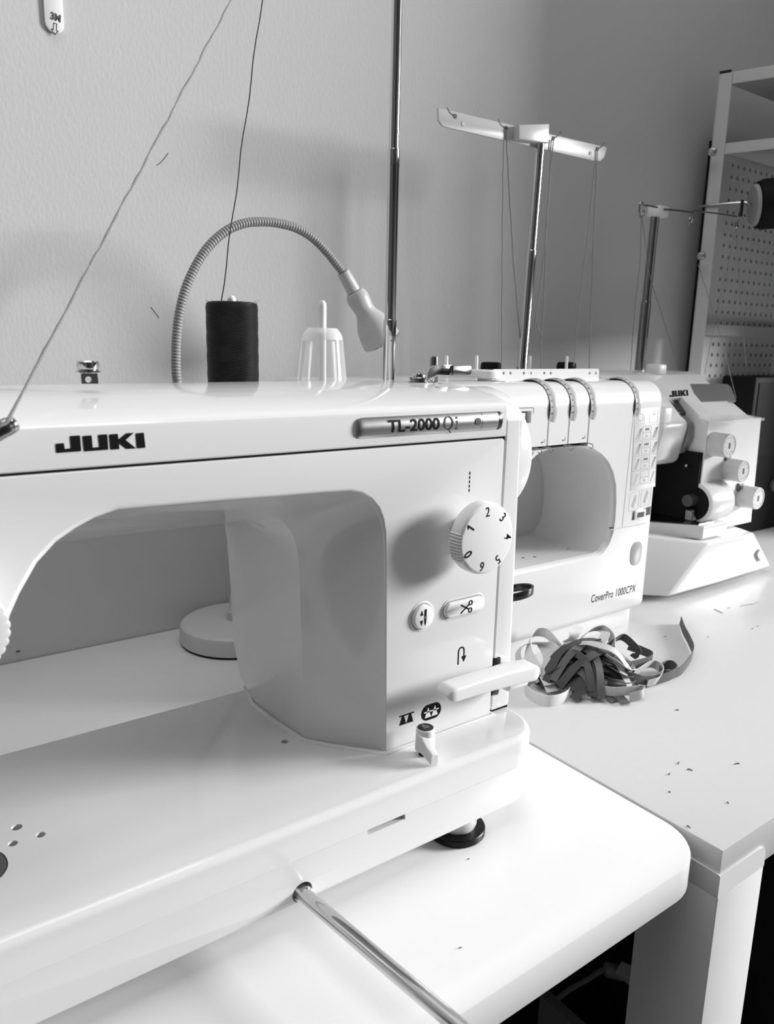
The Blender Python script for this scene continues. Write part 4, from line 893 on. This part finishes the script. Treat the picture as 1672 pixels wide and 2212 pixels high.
# dials
for cx_, cy_, Yk, r in ((1577, 963, 0.580, 0.0172), (1607, 1018, 0.580, 0.0165), (1639, 1077, 0.580, 0.0172)):
    c = at((cx_, cy_), Yk)
    o = put(lathe(NB(), [(r*1.04, 0.0), (r*1.04, 0.004), (r, 0.005), (r*0.97, 0.0235), (r*0.93, 0.0250), (r*0.86, 0.0250), (r*0.84, 0.0243), (0.004, 0.0243)], (c.x, Yk+0.025, c.z), (0, -1, 0), n=48), 'thread_tension_dial', M['knobgrey'], SG)
    decal([[(c.x+ra*math.cos(R_(t)), c.z+ra*math.sin(R_(t))) for ra, t in ((r*0.60, t0), (r*0.72, t0), (r*0.72, t0+9), (r*0.60, t0+9))] for t0 in range(20, 340, 32)], lambda u, v, Y=Yk: (Vector((u, Y+0.0006, v)), Vector((0, -1, 0))), 'dial_numerals', M['paleink'], o)
    decal([rrect(c.x-0.0022, c.x+0.0022, c.z-0.0042, c.z+0.0042, 0.001, 3)], lambda u, v, Y=Yk: (Vector((u, Y+0.0006, v)), Vector((0, -1, 0))), 'dial_mark', M['greyink'], o)
    put(cyl(NB(), (c.x, 0.6080, c.z), (c.x, Yk+0.024, c.z), r*0.9, 24), 'dial_neck', M['plate'], o)
for p in ((1572, 994), (1599, 1052)):
    c = at(p, 0.6035); o = put(box(NB(), c.x-0.0065, c.x+0.0065, 0.602, 0.606, c.z-0.0060, c.z+0.0060, 0.001, 2), 'guide_recess', M['plate'], SG)
    put(lathe(NB(), [(0.0026, 0), (0.0026, 0.002), (0.0012, 0.003)], (c.x, 0.602, c.z), (0, -1, 0), n=16), 'guide_pin', M['chrome'], o)
# clear eye guard lip, tinted window, printed marks
a, b_ = at((1524, 903), 0.596), at((1645, 902), 0.575)
bm = NB(); bridge(bm, [[(a.x, 0.606, a.z+0.002), (a.x, 0.570, a.z-0.002), (a.x, 0.570, a.z-0.0055), (a.x, 0.606, a.z-0.001)], [(b_.x, 0.606, a.z+0.002), (b_.x, 0.570, a.z-0.002), (b_.x, 0.570, a.z-0.0055), (b_.x, 0.606, a.z-0.001)]])
put(bm, 'eye_guard', M['clear'], SG)
sn = V((0, -(0.300-0.2465), (0.690-0.618))).normalized()
def onslope(p):   # photo point on the slanted panel
    d = ray(*p); o0 = V((1.0, 0.618, 0.2465)); k = (o0-EYE).dot(sn)/d.dot(sn); return EYE+d*k
W_ = [onslope(p) for p in ((1491, 830), (1570, 830), (1578, 836), (1590, 866), (1516, 869), (1500, 850))]
bm = NB(); bridge(bm, [[p-sn*0.003 for p in W_], [p+sn*0.0006 for p in W_]]); put(bm, 'tinted_window', M['tinted'], tw)
LJ = [[(0, 0.30), (0, 0), (0.27, 0), (0.27, 1), (0.15, 1), (0.15, 0.22), (0.10, 0.22), (0.10, 0.30)], [(0.30, 1), (0.30, 0), (0.57, 0), (0.57, 1), (0.47, 1), (0.47, 0.22), (0.40, 0.22), (0.40, 1)], [(0.60, 0), (0.60, 1), (0.70, 1), (0.70, 0.62), (0.78, 1), (0.90, 1), (0.79, 0.5), (0.90, 0), (0.78, 0), (0.70, 0.38), (0.70, 0)], [(0.92, 0), (0.92, 1), (1.02, 1), (1.02, 0)]]
j0, j1, j2 = onslope((1446, 858)), onslope((1486, 855)), onslope((1445, 845))
decal(LJ, lambda u, v: (j0+(j1-j0)*u+(j2-j0)*v+sn*0.0004, sn), 'lettering', M['ink'], tp)
q = [at(p, 0.6055) for p in ((1602, 1143), (1628, 1138))]
# hand wheel at the left
put(lathe(NB(), [(0.030, 0), (0.034, 0.003), (0.034, 0.016), (0.031, 0.019), (0.010, 0.0195)], (0.8995, 0.668, 0.222), (-1, 0, 0), n=48), 'hand_wheel', M['black'], SG)
c = at((1436, 897), 0.63); put(box(NB(), c.x-0.012, c.x+0.006, 0.622, 0.640, c.z-0.010, c.z+0.011, 0.003, 2), 'wheel_pointer', M['dial'], SG)
c = at((1419, 798), 0.70); put(box(NB(), c.x-0.010, c.x+0.011, 0.690, 0.712, 0.3000, c.z+0.008, 0.003, 2), 'top_catch', M['dial'], SG)
# thread pole and wire guides
yp = 0.772; t0 = at((1415, 468), yp); t1 = at((1381, 800), yp); dv = (t1-t0).normalized(); t1 = t0+dv*((0.300-t0.z)/dv.z); L_ = (t0-t1).length
put(lathe(NB(), [(0.0078, 0), (0.0078, L_*0.46), (0.0066, L_*0.464), (0.0066, L_)], t1, t0-t1, n=28), 'thread_pole', M['steel'], SG)
cp = at((1419, 455), yp); put(box(NB(), cp.x-0.010, cp.x+0.014, yp-0.012, yp+0.010, t0.z-0.001, at((1419, 446), yp).z, 0.0015, 2), 'pole_cap', M['dial'], SG)
def wire(pts, name='wire_guide', r=0.0013):
    put(tube(NB(), spline([at(p, yp-0.012) for p in pts], 5), r, 8), name, M['steel'], SG)
wire([(1420, 448), (1400, 444), (1390, 443), (1387, 436), (1383, 440), (1381, 455), (1383, 468), (1387, 468), (1391, 460), (1390, 454)])
wire([(1433, 452), (1460, 454), (1485, 457), (1497, 459)]); wire([(1497, 459), (1500, 456), (1540, 460), (1570, 464), (1592, 468)])
wire([(1500, 457), (1495, 465), (1490, 472), (1489, 482), (1493, 483), (1496, 474)]); wire([(1593, 462), (1594, 475), (1592, 490), (1589, 496), (1587, 490), (1589, 480)])
TS = [[(1385, 470), (1383, 560), (1374, 640), (1366, 740), (1362, 805)], [(1387, 470), (1395, 530), (1402, 590), (1430, 680), (1452, 750), (1462, 800)], [(1589, 497), (1575, 560), (1556, 640), (1535, 740), (1522, 808)], [(1591, 497), (1596, 600), (1604, 700), (1612, 790)], [(1508, 572), (1530, 640), (1560, 740), (1590, 860)]]
TLb = ('left thread under the far wire guide, falling straight', 'left-guide thread sweeping right past the pole', 'thread from the right wire guide slanting left over the pegboard', 'thread from the right wire guide falling straight over the pegboard', 'thin thread crossing the shelf post and pegboard')
for P_, lb in zip(TS, TLb):
    tag(put(tube(NB(), spline([at(p, yp-0.013-0.004*(i > 1)) for i, p in enumerate(P_)], 6), 0.00055, 6), 'thread', M['thread_grey'], None), lb, 'thread', 'threads of the overlock machine')

# ------------------------------------------------------------------ metal shelf unit with pegboard
SY_ = 0.800; HX, HY = 0.32, -0.95                       # the end frame runs forward from the back post
P0 = at((1490, 790), SY_).x; post_t = at((1552, 158), SY_)
SU = empty('shelf_unit', (1.28, 0.78, 0), 'grey-white metal shelf unit with pegboard back in the right corner', 'shelf unit')
pz0, pz1 = 0.0008, post_t.z
xl = at((1500, 690), SY_).x; 
def pbox(name, m, x0, x1, y0, y1, z0, z1, par=SU, bv=0.001): return put(box(NB(), x0, x1, y0, y1, z0, z1, bv, 1), name, m, par)
ux = V((HX, HY, 0)).normalized(); un = V((ux.y, -ux.x, 0))       # un points left/front
def plank(name, m, s0, s1, t0_, t1_, z0, z1, par=SU, bv=0.0008, org=V((xl, SY_, 0))):
    mt = Matrix.Translation(org) @ Matrix(((ux.x, -un.x, 0, 0), (ux.y, -un.y, 0, 0), (0, 0, 1, 0), (0, 0, 0, 1)))
    return put(box(NB(), s0, s1, t0_, t1_, z0, z1, bv, 1, mt), name, m, par)
plank('post', M['shelf'], 0.0, 0.020, 0.0, 0.0025, pz0, pz1)
pbox('post_flange', M['shelf'], xl+0.001, xl+0.021, SY_+0.0002, SY_+0.0027, pz0, pz1-0.004)
plank('post', M['shelf'], 0.526, 0.56, 0.0, 0.0025, pz0, pz1)
plank('post_cap', M['black'], -0.001, 0.018, -0.0005, 0.004, pz1, pz1+0.004)
zr = pz1; plank('top_rail', M['shelf'], 0.020, 0.54, 0.0008, 0.0030, zr-0.018, zr)
zb1 = at((1568, 345), SY_).z
plank('shelf_edge', M['shelf'], 0.020, 0.54, 0.0008, 0.0030, zb1, zb1+0.017)
for z in (zb1+0.015, zr-0.004):
    q0 = V((xl, SY_+0.004, 0)); c = [q0, q0+ux*0.55, V((1.638, q0.y-0.63, 0)), V((1.638, q0.y, 0))]
    put(prism(NB(), [(p.x+0.003, p.y) for p in c], 'z', z-0.004, z, 0.0004), 'shelf_board', M['shelf'], SU)
for p in ((1540, 328), (1516, 553)):
    c = at(p, SY_-0.012); o = put(lathe(NB(), [(0.0072, 0), (0.0072, 0.0012), (0.0050, 0.0015), (0.0045, 0.0035), (0.0025, 0.0040)], V((c.x, c.y, c.z)), -V((un.x, un.y, 0)) if un.x > 0 else V((un.x, un.y, 0)), n=24), 'bolt', M['brushed'], SU)
# pegboard, holes cut through
pyb = 0.812; px0, px1 = xl+0.024, 1.638; z0p, z1p = 0.02, zb1+0.02
hx0 = at((1558.6, 578.7), pyb); sp_ = 0.0192
PB_ = NB(); step = 0.0190; rows = int((z1p-z0p)/step)+2
hz0 = hx0.z; ncol = 15; nh = 10; rh = 0.0038
bx0 = hx0.x-step/2; bz0 = hz0-step/2
i0 = -3; zrows = range(-22, 10); skip = -8
def ring_cell(cx_, cz_):
    sq = []; ci = []
    for k in range(8):
        a = 2*PI*k/8+PI/8*0; ci.append((cx_+rh*math.cos(a), pyb, cz_+rh*math.sin(a)))
        m_ = max(abs(math.cos(a)), abs(math.sin(a))); sq.append((cx_+step/2*math.cos(a)/m_, pyb, cz_+step/2*math.sin(a)/m_))
    s = addv(PB_, sq); c = addv(PB_, ci)
    d = addv(PB_, [(p[0], pyb+0.004, p[2]) for p in ci])
    for k in range(8):
        j = (k+1) % 8; PB_.faces.new((s[k], s[j], c[j], c[k])); PB_.faces.new((c[k], c[j], d[j], d[k]))
for r_ in zrows:
    for c_ in range(ncol):
        cx_, cz_ = hx0.x+c_*step, hz0+r_*step
        if r_ == -7 and False: continue
        ring_cell(cx_, cz_)
xe0, xe1 = hx0.x-step/2, hx0.x+(ncol-0.5)*step; ze0, ze1 = hz0+(-22-0.5)*step, hz0+(9+0.5)*step
for q in ((px0, xe0, ze0, ze1), (xe1, px1, ze0, ze1), (px0, px1, ze1, z1p+0.01), (px0, px1, 0.004, ze0)):
    PB_.faces.new(addv(PB_, [(q[0], pyb, q[2]), (q[1], pyb, q[2]), (q[1], pyb, q[3]), (q[0], pyb, q[3])]))
bmesh.ops.remove_doubles(PB_, verts=PB_.verts, dist=1e-5)
put(PB_, 'pegboard', M['shelf'], SU, smooth=False, recalc=False)
put(box(NB(), px0, px1, pyb+0.006, pyb+0.010, 0.004, z1p+0.01), 'peg_shade', M['dark'], SU)  # dark sheet added so the holes look shaded
pbox('back_strap', mat('grey_strap', 0.32, 0.5), xl+0.004, px1, SY_-0.004, SY_-0.001, at((1515, 724), SY_).z, at((1510, 699), SY_).z)
# unseen sheets added to keep window light off the wall and pegboard
put(box(NB(), 1.640, 1.644, 0.17, 0.550, 0.42, 1.06), 'shade_sheet', M['shelf'], SU)
put(box(NB(), 1.640, 1.644, 0.5504, 0.806, 0.002, 1.06), 'shade_sheet', M['shelf'], SU)
# thread cone lying on a peg
kc = at((1624, 444), 0.735); kd = V((0.72, -0.69, 0.10)).normalized()
TC = empty('thread_cone', kc, 'large dark thread cone lying sideways on a pegboard hook', 'thread cone')
put(lathe(NB(), [(0.006, 0.0), (0.0300, 0.0005), (0.0325, 0.004), (0.0325, 0.006)], kc, kd, n=40), 'cone_end', mat('grey_card', 0.32, 0.6), TC)
put(lathe(NB(), [(0.0300, 0.0055), (0.0360, 0.008), (0.0390, 0.016), (0.0400, 0.10), (0.0385, 0.11), (0.02, 0.112)], kc, kd, n=48), 'wound_thread', M['wound_far'], TC)
hk = kc+kd*-0.012
bm = NB(); tube(bm, spline([V((kc.x-0.030, pyb, kc.z+0.004)), V((kc.x-0.026, 0.79, kc.z+0.004)), hk+V((0, 0, 0.006)), hk+kd*0.02, kc+kd*0.10], 6), 0.0022, 10); put(bm, 'hook', M['steel'], TC)
bm = NB(); h1 = at((1604, 432), 0.74); h2 = at((1600, 468), 0.74); tube(bm, [h1, h2], 0.0026, 10); put(bm, 'hook_tip', M['black'], TC)
# dark box behind the overlocker
c0, c1 = at((1634, 815), 0.735), at((1632, 1150), 0.735)
BXb = empty('storage_box', (c0.x+0.09, 0.76, 0), 'tall black box standing on the table behind the overlock machine', 'box')
put(box(NB(), c0.x, c0.x+0.20, 0.735, 0.80, 0.0005, c0.z, 0.004, 2), 'carcass', M['box'], BXb)
put(box(NB(), c0.x+0.012, c0.x+0.19, 0.7335, 0.7345, c0.z*0.50, c0.z-0.01, 0.0003, 1), 'front_panel', M['box'], BXb)
put(cyl(NB(), (c0.x+0.105, 0.7345, c0.z*0.30), (c0.x+0.105, 0.729, c0.z*0.30), 0.012, 24), 'knob', M['plate'], BXb)

# ------------------------------------------------------------------ tangle of strips on the table
def ribbon(name, pts, width, m, label, group, twist=None, up=None, th=0.0007, sub=7):
    """pts: centre line; up: list of width directions (same length) or one vector"""
    C_l = spline(pts, sub); n = len(C_l); ups = up if isinstance(up, list) else [up or V((0, 0, 1))]*len(pts)
    U = spline([V(u).normalized() for u in ups], sub); loops = []
    for i in range(n):
        t_ = (C_l[min(i+1, n-1)]-C_l[max(i-1, 0)]).normalized(); w_ = (U[i]-t_*U[i].dot(t_))
        w_ = w_.normalized() if w_.length > 1e-4 else V((0, 0, 1)); nn = t_.cross(w_)
        c = C_l[i]; a = width/2
        loops.append([c-w_*a-nn*th/2, c+w_*a-nn*th/2, c+w_*a+nn*th/2, c-w_*a+nn*th/2])
    bm = NB(); bridge(bm, loops); o = put(bm, name, m, None, ang=50)
    return tag(o, label, 'fabric strip' if 'strip' in name else 'elastic', group)
def px(p, z): return atz(p[0], p[1], z)
CAMR = V((CR.x, CR.y, 0)).normalized()
def path(L): return [atz(x, y, z) for x, y, z in L]
EW = 0.0115
ribbon('elastic_band', path([(1250, 1352, .042), (1238, 1372, .037), (1226, 1390, .030), (1216, 1412, .022), (1226, 1440, .012), (1237, 1472, .0062), (1226, 1502, .0062), (1188, 1515, .0062), (1152, 1505, .0062), (1135, 1485, .0062), (1146, 1470, .008), (1160, 1458, .014), (1153, 1437, .020), (1142, 1412, .027), (1144, 1384, .034), (1156, 1367, .038), (1180, 1368, .038), (1203, 1390, .033), (1212, 1405, .026)]),
       EW, M['elastic'], 'pale elastic with a big loop standing on edge at the front of the heap', 'pale elastics in the heap',
       up=[CAMR*.8+V((0, .5, .1)), CAMR*.8+V((0, .5, .1)), CAMR*.7+V((0, .5, .3)), CAMR*.3+V((0, .2, .7))]+[V((0, 0, 1))]*6+[V((.1, -.1, 1)), V((.4, -.2, .8)), V((.5, -.2, .8)), V((.5, -.3, .8)), V((0, -.4, .9)), V((0, -.4, .9)), V((0, -.3, .9)), V((-.2, -.3, .9)), V((-.2, -.3, .9))])
ribbon('elastic_band', path([(1168, 1470, .0065), (1140, 1452, .010), (1122, 1428, .017), (1120, 1408, .025), (1132, 1394, .031), (1156, 1389, .033), (1184, 1394, .031), (1206, 1412, .026), (1222, 1434, .016)]),
       EW, M['elastic'], 'pale elastic arching over the left end of the heap', 'pale elastics in the heap', up=[V((0, 0, 1)), V((0, -.1, 1)), V((-.1, -.3, .9)), V((0, -.6, .8)), V((0, -.8, .6)), V((0, -.9, .5)), V((.1, -.8, .5)), V((.3, -.3, .8)), V((0, 0, 1))])
ribbon('elastic_band', path([(1172, 1392, .030), (1184, 1412, .026), (1186, 1432, .022), (1180, 1450, .017), (1176, 1456, .015), (1186, 1476, .010), (1194, 1494, .005)]),
       0.0125, M['elastic'], 'short pale elastic folded in a zigzag inside the loop', 'pale elastics in the heap', up=[CAMR]*7)
random.seed(42)
hc0 = atz(1268, 1478, 0.0); axu = (atz(1372, 1478, 0)-atz(1160, 1478, 0))/2; ayu = (atz(1262, 1434, 0)-atz(1262, 1508, 0))/2
def hpt(u, v, h): return V((hc0.x+axu.x*u+ayu.x*v, hc0.y+axu.y*u+ayu.y*v, h))
SLB = 'narrow grey fabric strip tangled in the heap in front of the coverstitch machine'
def dome(u, v, lay): return 0.0045+0.038*lay*max(0.0, 1-(u*u+v*v)**1.5)
def drape(uv, lay, tilt):
    pts = []; ups = []
    P_ = [hpt(u, v, dome(u, v, lay)) for u, v in uv]
    for i, p in enumerate(P_):
        t_ = (P_[min(i+1, len(P_)-1)]-P_[max(i-1, 0)]).normalized(); u, v = uv[i]
        nd = (axu.normalized()*u*0.5+ayu.normalized()*v*0.7+V((0, 0, 0.8))+(EYE-p).normalized()*0.5).normalized()
        w_ = t_.cross(nd).normalized(); ups.append((w_*math.cos(tilt[i])+nd*math.sin(tilt[i])).normalized()); pts.append(p)
    return pts, ups
for i in range(36):
    lay = 0.30+0.75*i/35; ph = random.uniform(0, 6.28)
    if i % 4 != 3:                                   # a strip laid across the heap
        a = random.uniform(-0.55, 0.55) if i % 2 else random.uniform(0.6, 2.5); b0_ = random.uniform(-0.62, 0.62); L_ = math.sqrt(1-b0_*b0_)*random.uniform(0.85, 1.08)
        uv = []
        for k in range(6):
            t_ = -1+2*k/5; bb = b0_+0.14*math.sin(2.0*t_+ph); uv.append((math.cos(a)*t_*L_-math.sin(a)*bb, math.sin(a)*t_*L_+math.cos(a)*bb))
    else:                                            # a loop round its edge
        cu, cv = 0.55*math.cos(ph), 0.55*math.sin(ph); r_ = random.uniform(0.32, 0.5)
        uv = [(cu+r_*math.cos(ph-2.4+4.6*k/7), cv+r_*math.sin(ph-2.4+4.6*k/7)) for k in range(8)]
    tl_ = [random.uniform(-0.35, 0.35) if i % 4 != 3 else random.uniform(0.5, 1.3) for _ in uv]
    pts, ups = drape(uv, lay, tl_)
    m_ = M['stripback'] if i in (7, 15, 22, 27, 33) else (M['strip2'] if i % 3 else M['strip'])
    lab = SLB if m_ is not M['stripback'] else 'paler strip showing its light side in the heap of grey strips'
    ribbon('fabric_strip', pts, random.uniform(0.0075, 0.0090), m_, lab, 'grey strips in the heap' if m_ is not M['stripback'] else 'paler strips in the heap', up=ups)
FS = [([(1262, 1450, .020), (1285, 1452, .020), (1320, 1455, .018), (1362, 1462, .014), (1392, 1470, .008), (1425, 1466, .005)], [V((0, 0, 1))]*6, 'strip', 'grey strip running lengthwise along the front of the heap'),
      ([(1280, 1425, .032), (1286, 1450, .022), (1300, 1478, .012), (1318, 1506, .004), (1328, 1514, .003)], [CAMR]*5, 'strip', 'grey strip falling down the front of the heap, slanting right'),
      ([(1272, 1460, .020), (1278, 1480, .013), (1286, 1505, .005), (1290, 1514, .003)], [CAMR]*4, 'strip', 'grey strip falling straight down the front of the heap'),
      ([(1290, 1490, .010), (1325, 1494, .010), (1362, 1492, .010), (1388, 1490, .010), (1386, 1500, .008), (1360, 1507, .005)], [V((0, 0, 1))]*6, 'stripback', 'strip end with a bright white tip at the front right of the heap'),
      ([(1320, 1488, .010), (1338, 1505, .005), (1352, 1520, .003)], [CAMR]*3, 'strip', 'short strip end pointing to the front edge of the table'),
      ([(1300, 1450, .018), (1282, 1420, .030), (1292, 1396, .036), (1308, 1370, .042), (1300, 1362, .042)], [CAMR]*5, 'stripback', 'bright strip rising through the middle of the heap'),
      ([(1225, 1420, .020), (1250, 1385, .034), (1275, 1362, .042), (1300, 1358, .043), (1320, 1375, .038), (1322, 1400, .030)], [V((.2, -.6, .7))]*6, 'stripback', 'strip arched over the top of the heap'),
      ([(1300, 1402, .030), (1325, 1385, .034), (1345, 1376, .034), (1366, 1392, .028), (1378, 1410, .020), (1366, 1420, .014)], [V((0, -.4, .8))]*6, 'strip', 'grey strip looping at the top right of the heap'),
      ([(1358, 1395, .022), (1385, 1405, .018), (1408, 1416, .016), (1404, 1426, .015), (1378, 1434, .016), (1352, 1440, .018)], [V((0, 0, 1))]*6, 'strip', 'grey strip folded back at the right end of the heap'),
      ([(1366, 1460, .012), (1380, 1448, .014), (1408, 1434, .012), (1428, 1446, .008), (1422, 1468, .0065), (1398, 1478, .005)], [V((.2, -.3, .9))]*6, 'stripback', 'pale strip bent round the right end of the heap')]
for L, U_, m_, lb in FS: ribbon('fabric_strip', path(L), 0.0095, M[m_], lb, 'loose strips round the heap', up=U_)
tail = [(1396, 1478, .0048), (1420, 1470, .005), (1450, 1458, .006), (1462, 1448, .007), (1452, 1437, .007), (1436, 1438, .0065), (1424, 1448, .006), (1440, 1458, .0055), (1465, 1452, .0055), (1482, 1436, .006), (1497, 1408, .0065), (1490, 1385, .0065), (1477, 1360, .0065), (1470, 1340, .006)]
ribbon('fabric_strip', path(tail), 0.0105, M['strip'], 'long loose strip trailing away to the right with a small ring in it', 'loose strips round the heap', up=[V((0, 0, 1))]*9+[V((.15, 0, 1))]*5)
# scraps of thread on the tables
SCR = [(1466, 1648, 5, 60), (1490, 1663, 12, -15), (1592, 1650, 11, 10), (1463, 1534, 7, 0), (1437, 1375, 6, 0), (1552, 1320, 20, -25), (1612, 1307, 26, 10), (1632, 1303, 14, 20), (1640, 1352, 5, 30), (1628, 1357, 4, 50), (1446, 1672, 4, 50), (1446, 1711, 4, -30), (1572, 1734, 5, -40), (1487, 1786, 8, -30), (1530, 1376, 4, 10), (1574, 1313, 6, 20)]
for k, (x, y, l, a) in enumerate(SCR):
    a = R_(a); p0 = atz(x-l/2*math.cos(a), y+l/2*math.sin(a), 0.0009); p2 = atz(x+l/2*math.cos(a), y-l/2*math.sin(a), 0.0009); pm = (p0+p2)/2+V((0, 0, 0.0002))
    tag(put(tube(NB(), spline([p0, pm+V((0.0006, 0.0004, 0)), p2], 4), 0.00040, 6), 'thread_scrap', M['lint'] if y > 1500 else M['lint2'], None), 'tiny scrap of thread lying on the long white table', 'thread scrap', 'thread scraps on the long table')
for k, (x, y, l, a) in enumerate([(994, 2047, 7, 15), (1012, 1855, 5, 0)]):
    a = R_(a); p0 = atz(x-l/2*math.cos(a), y+l/2*math.sin(a), 0.0004); p2 = atz(x+l/2*math.cos(a), y-l/2*math.sin(a), 0.0004)
    tag(put(tube(NB(), [p0, (p0+p2)/2, p2], 0.00025, 6), 'thread_scrap', M['lint'], None), ('dark fleck of lint on the near table beside the chrome rod', 'tiny fleck of lint below the black foot pad')[k], 'thread scrap')
p = atz(39, 1407, 0.012); q = aty(39, 1407, YB-0.0006); tag(put(box(NB(), q.x-0.002, q.x+0.002, YB-0.0012, YB-0.0002, q.z-0.0005, q.z+0.0005, 0.0003, 1), 'wall_nick', M['dark'], None), 'tiny dark mark low on the wall at far left', 'mark')
# ---- under the tables
c = atz(1165, 2150, -0.46)
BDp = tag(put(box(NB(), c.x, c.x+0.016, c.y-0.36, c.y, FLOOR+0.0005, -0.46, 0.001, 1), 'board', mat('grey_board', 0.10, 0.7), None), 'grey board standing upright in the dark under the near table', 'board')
cb_ = [atz(1180, 2180, -0.5), atz(1222, 2143, -0.5), atz(1270, 2115, -0.5), atz(1308, 2093, -0.5), atz(1345, 2094, -0.5), atz(1384, 2086, -0.5), atz(1400, 2079, -0.5)]
cbl = put(tube(NB(), spline(cb_, 6), 0.0035, 8), 'power_cable', M['cable'], None); tag(cbl, 'grey power cable hanging in the dark under the tables', 'cable')
n0 = [atz(1328, 2102, -0.49), atz(1343, 2078, -0.47), atz(1384, 2096, -0.49), atz(1368, 2136, -0.51)]
bm = NB(); bridge(bm, [n0, [p+V((0.0004, 0.0006, 0.0006)) for p in n0]]); tgo = put(bm, 'paper_tag', M['tag'], cbl, smooth=False)
put(lathe(NB(), [(0.006, 0), (0.010, 0.004), (0.010, 0.026), (0.006, 0.030)], atz(1303, 2092, -0.5), (atz(1320, 2096, -0.5)-atz(1303, 2092, -0.5)), n=16), 'plug', M['cable'], cbl)
DC_ = empty('blocking_cabinet', (1.26, 0.54, FLOOR), 'black cabinet brought forward to block light under the long white table', 'cabinet')  # black object by the leg, extended to block window light under the table
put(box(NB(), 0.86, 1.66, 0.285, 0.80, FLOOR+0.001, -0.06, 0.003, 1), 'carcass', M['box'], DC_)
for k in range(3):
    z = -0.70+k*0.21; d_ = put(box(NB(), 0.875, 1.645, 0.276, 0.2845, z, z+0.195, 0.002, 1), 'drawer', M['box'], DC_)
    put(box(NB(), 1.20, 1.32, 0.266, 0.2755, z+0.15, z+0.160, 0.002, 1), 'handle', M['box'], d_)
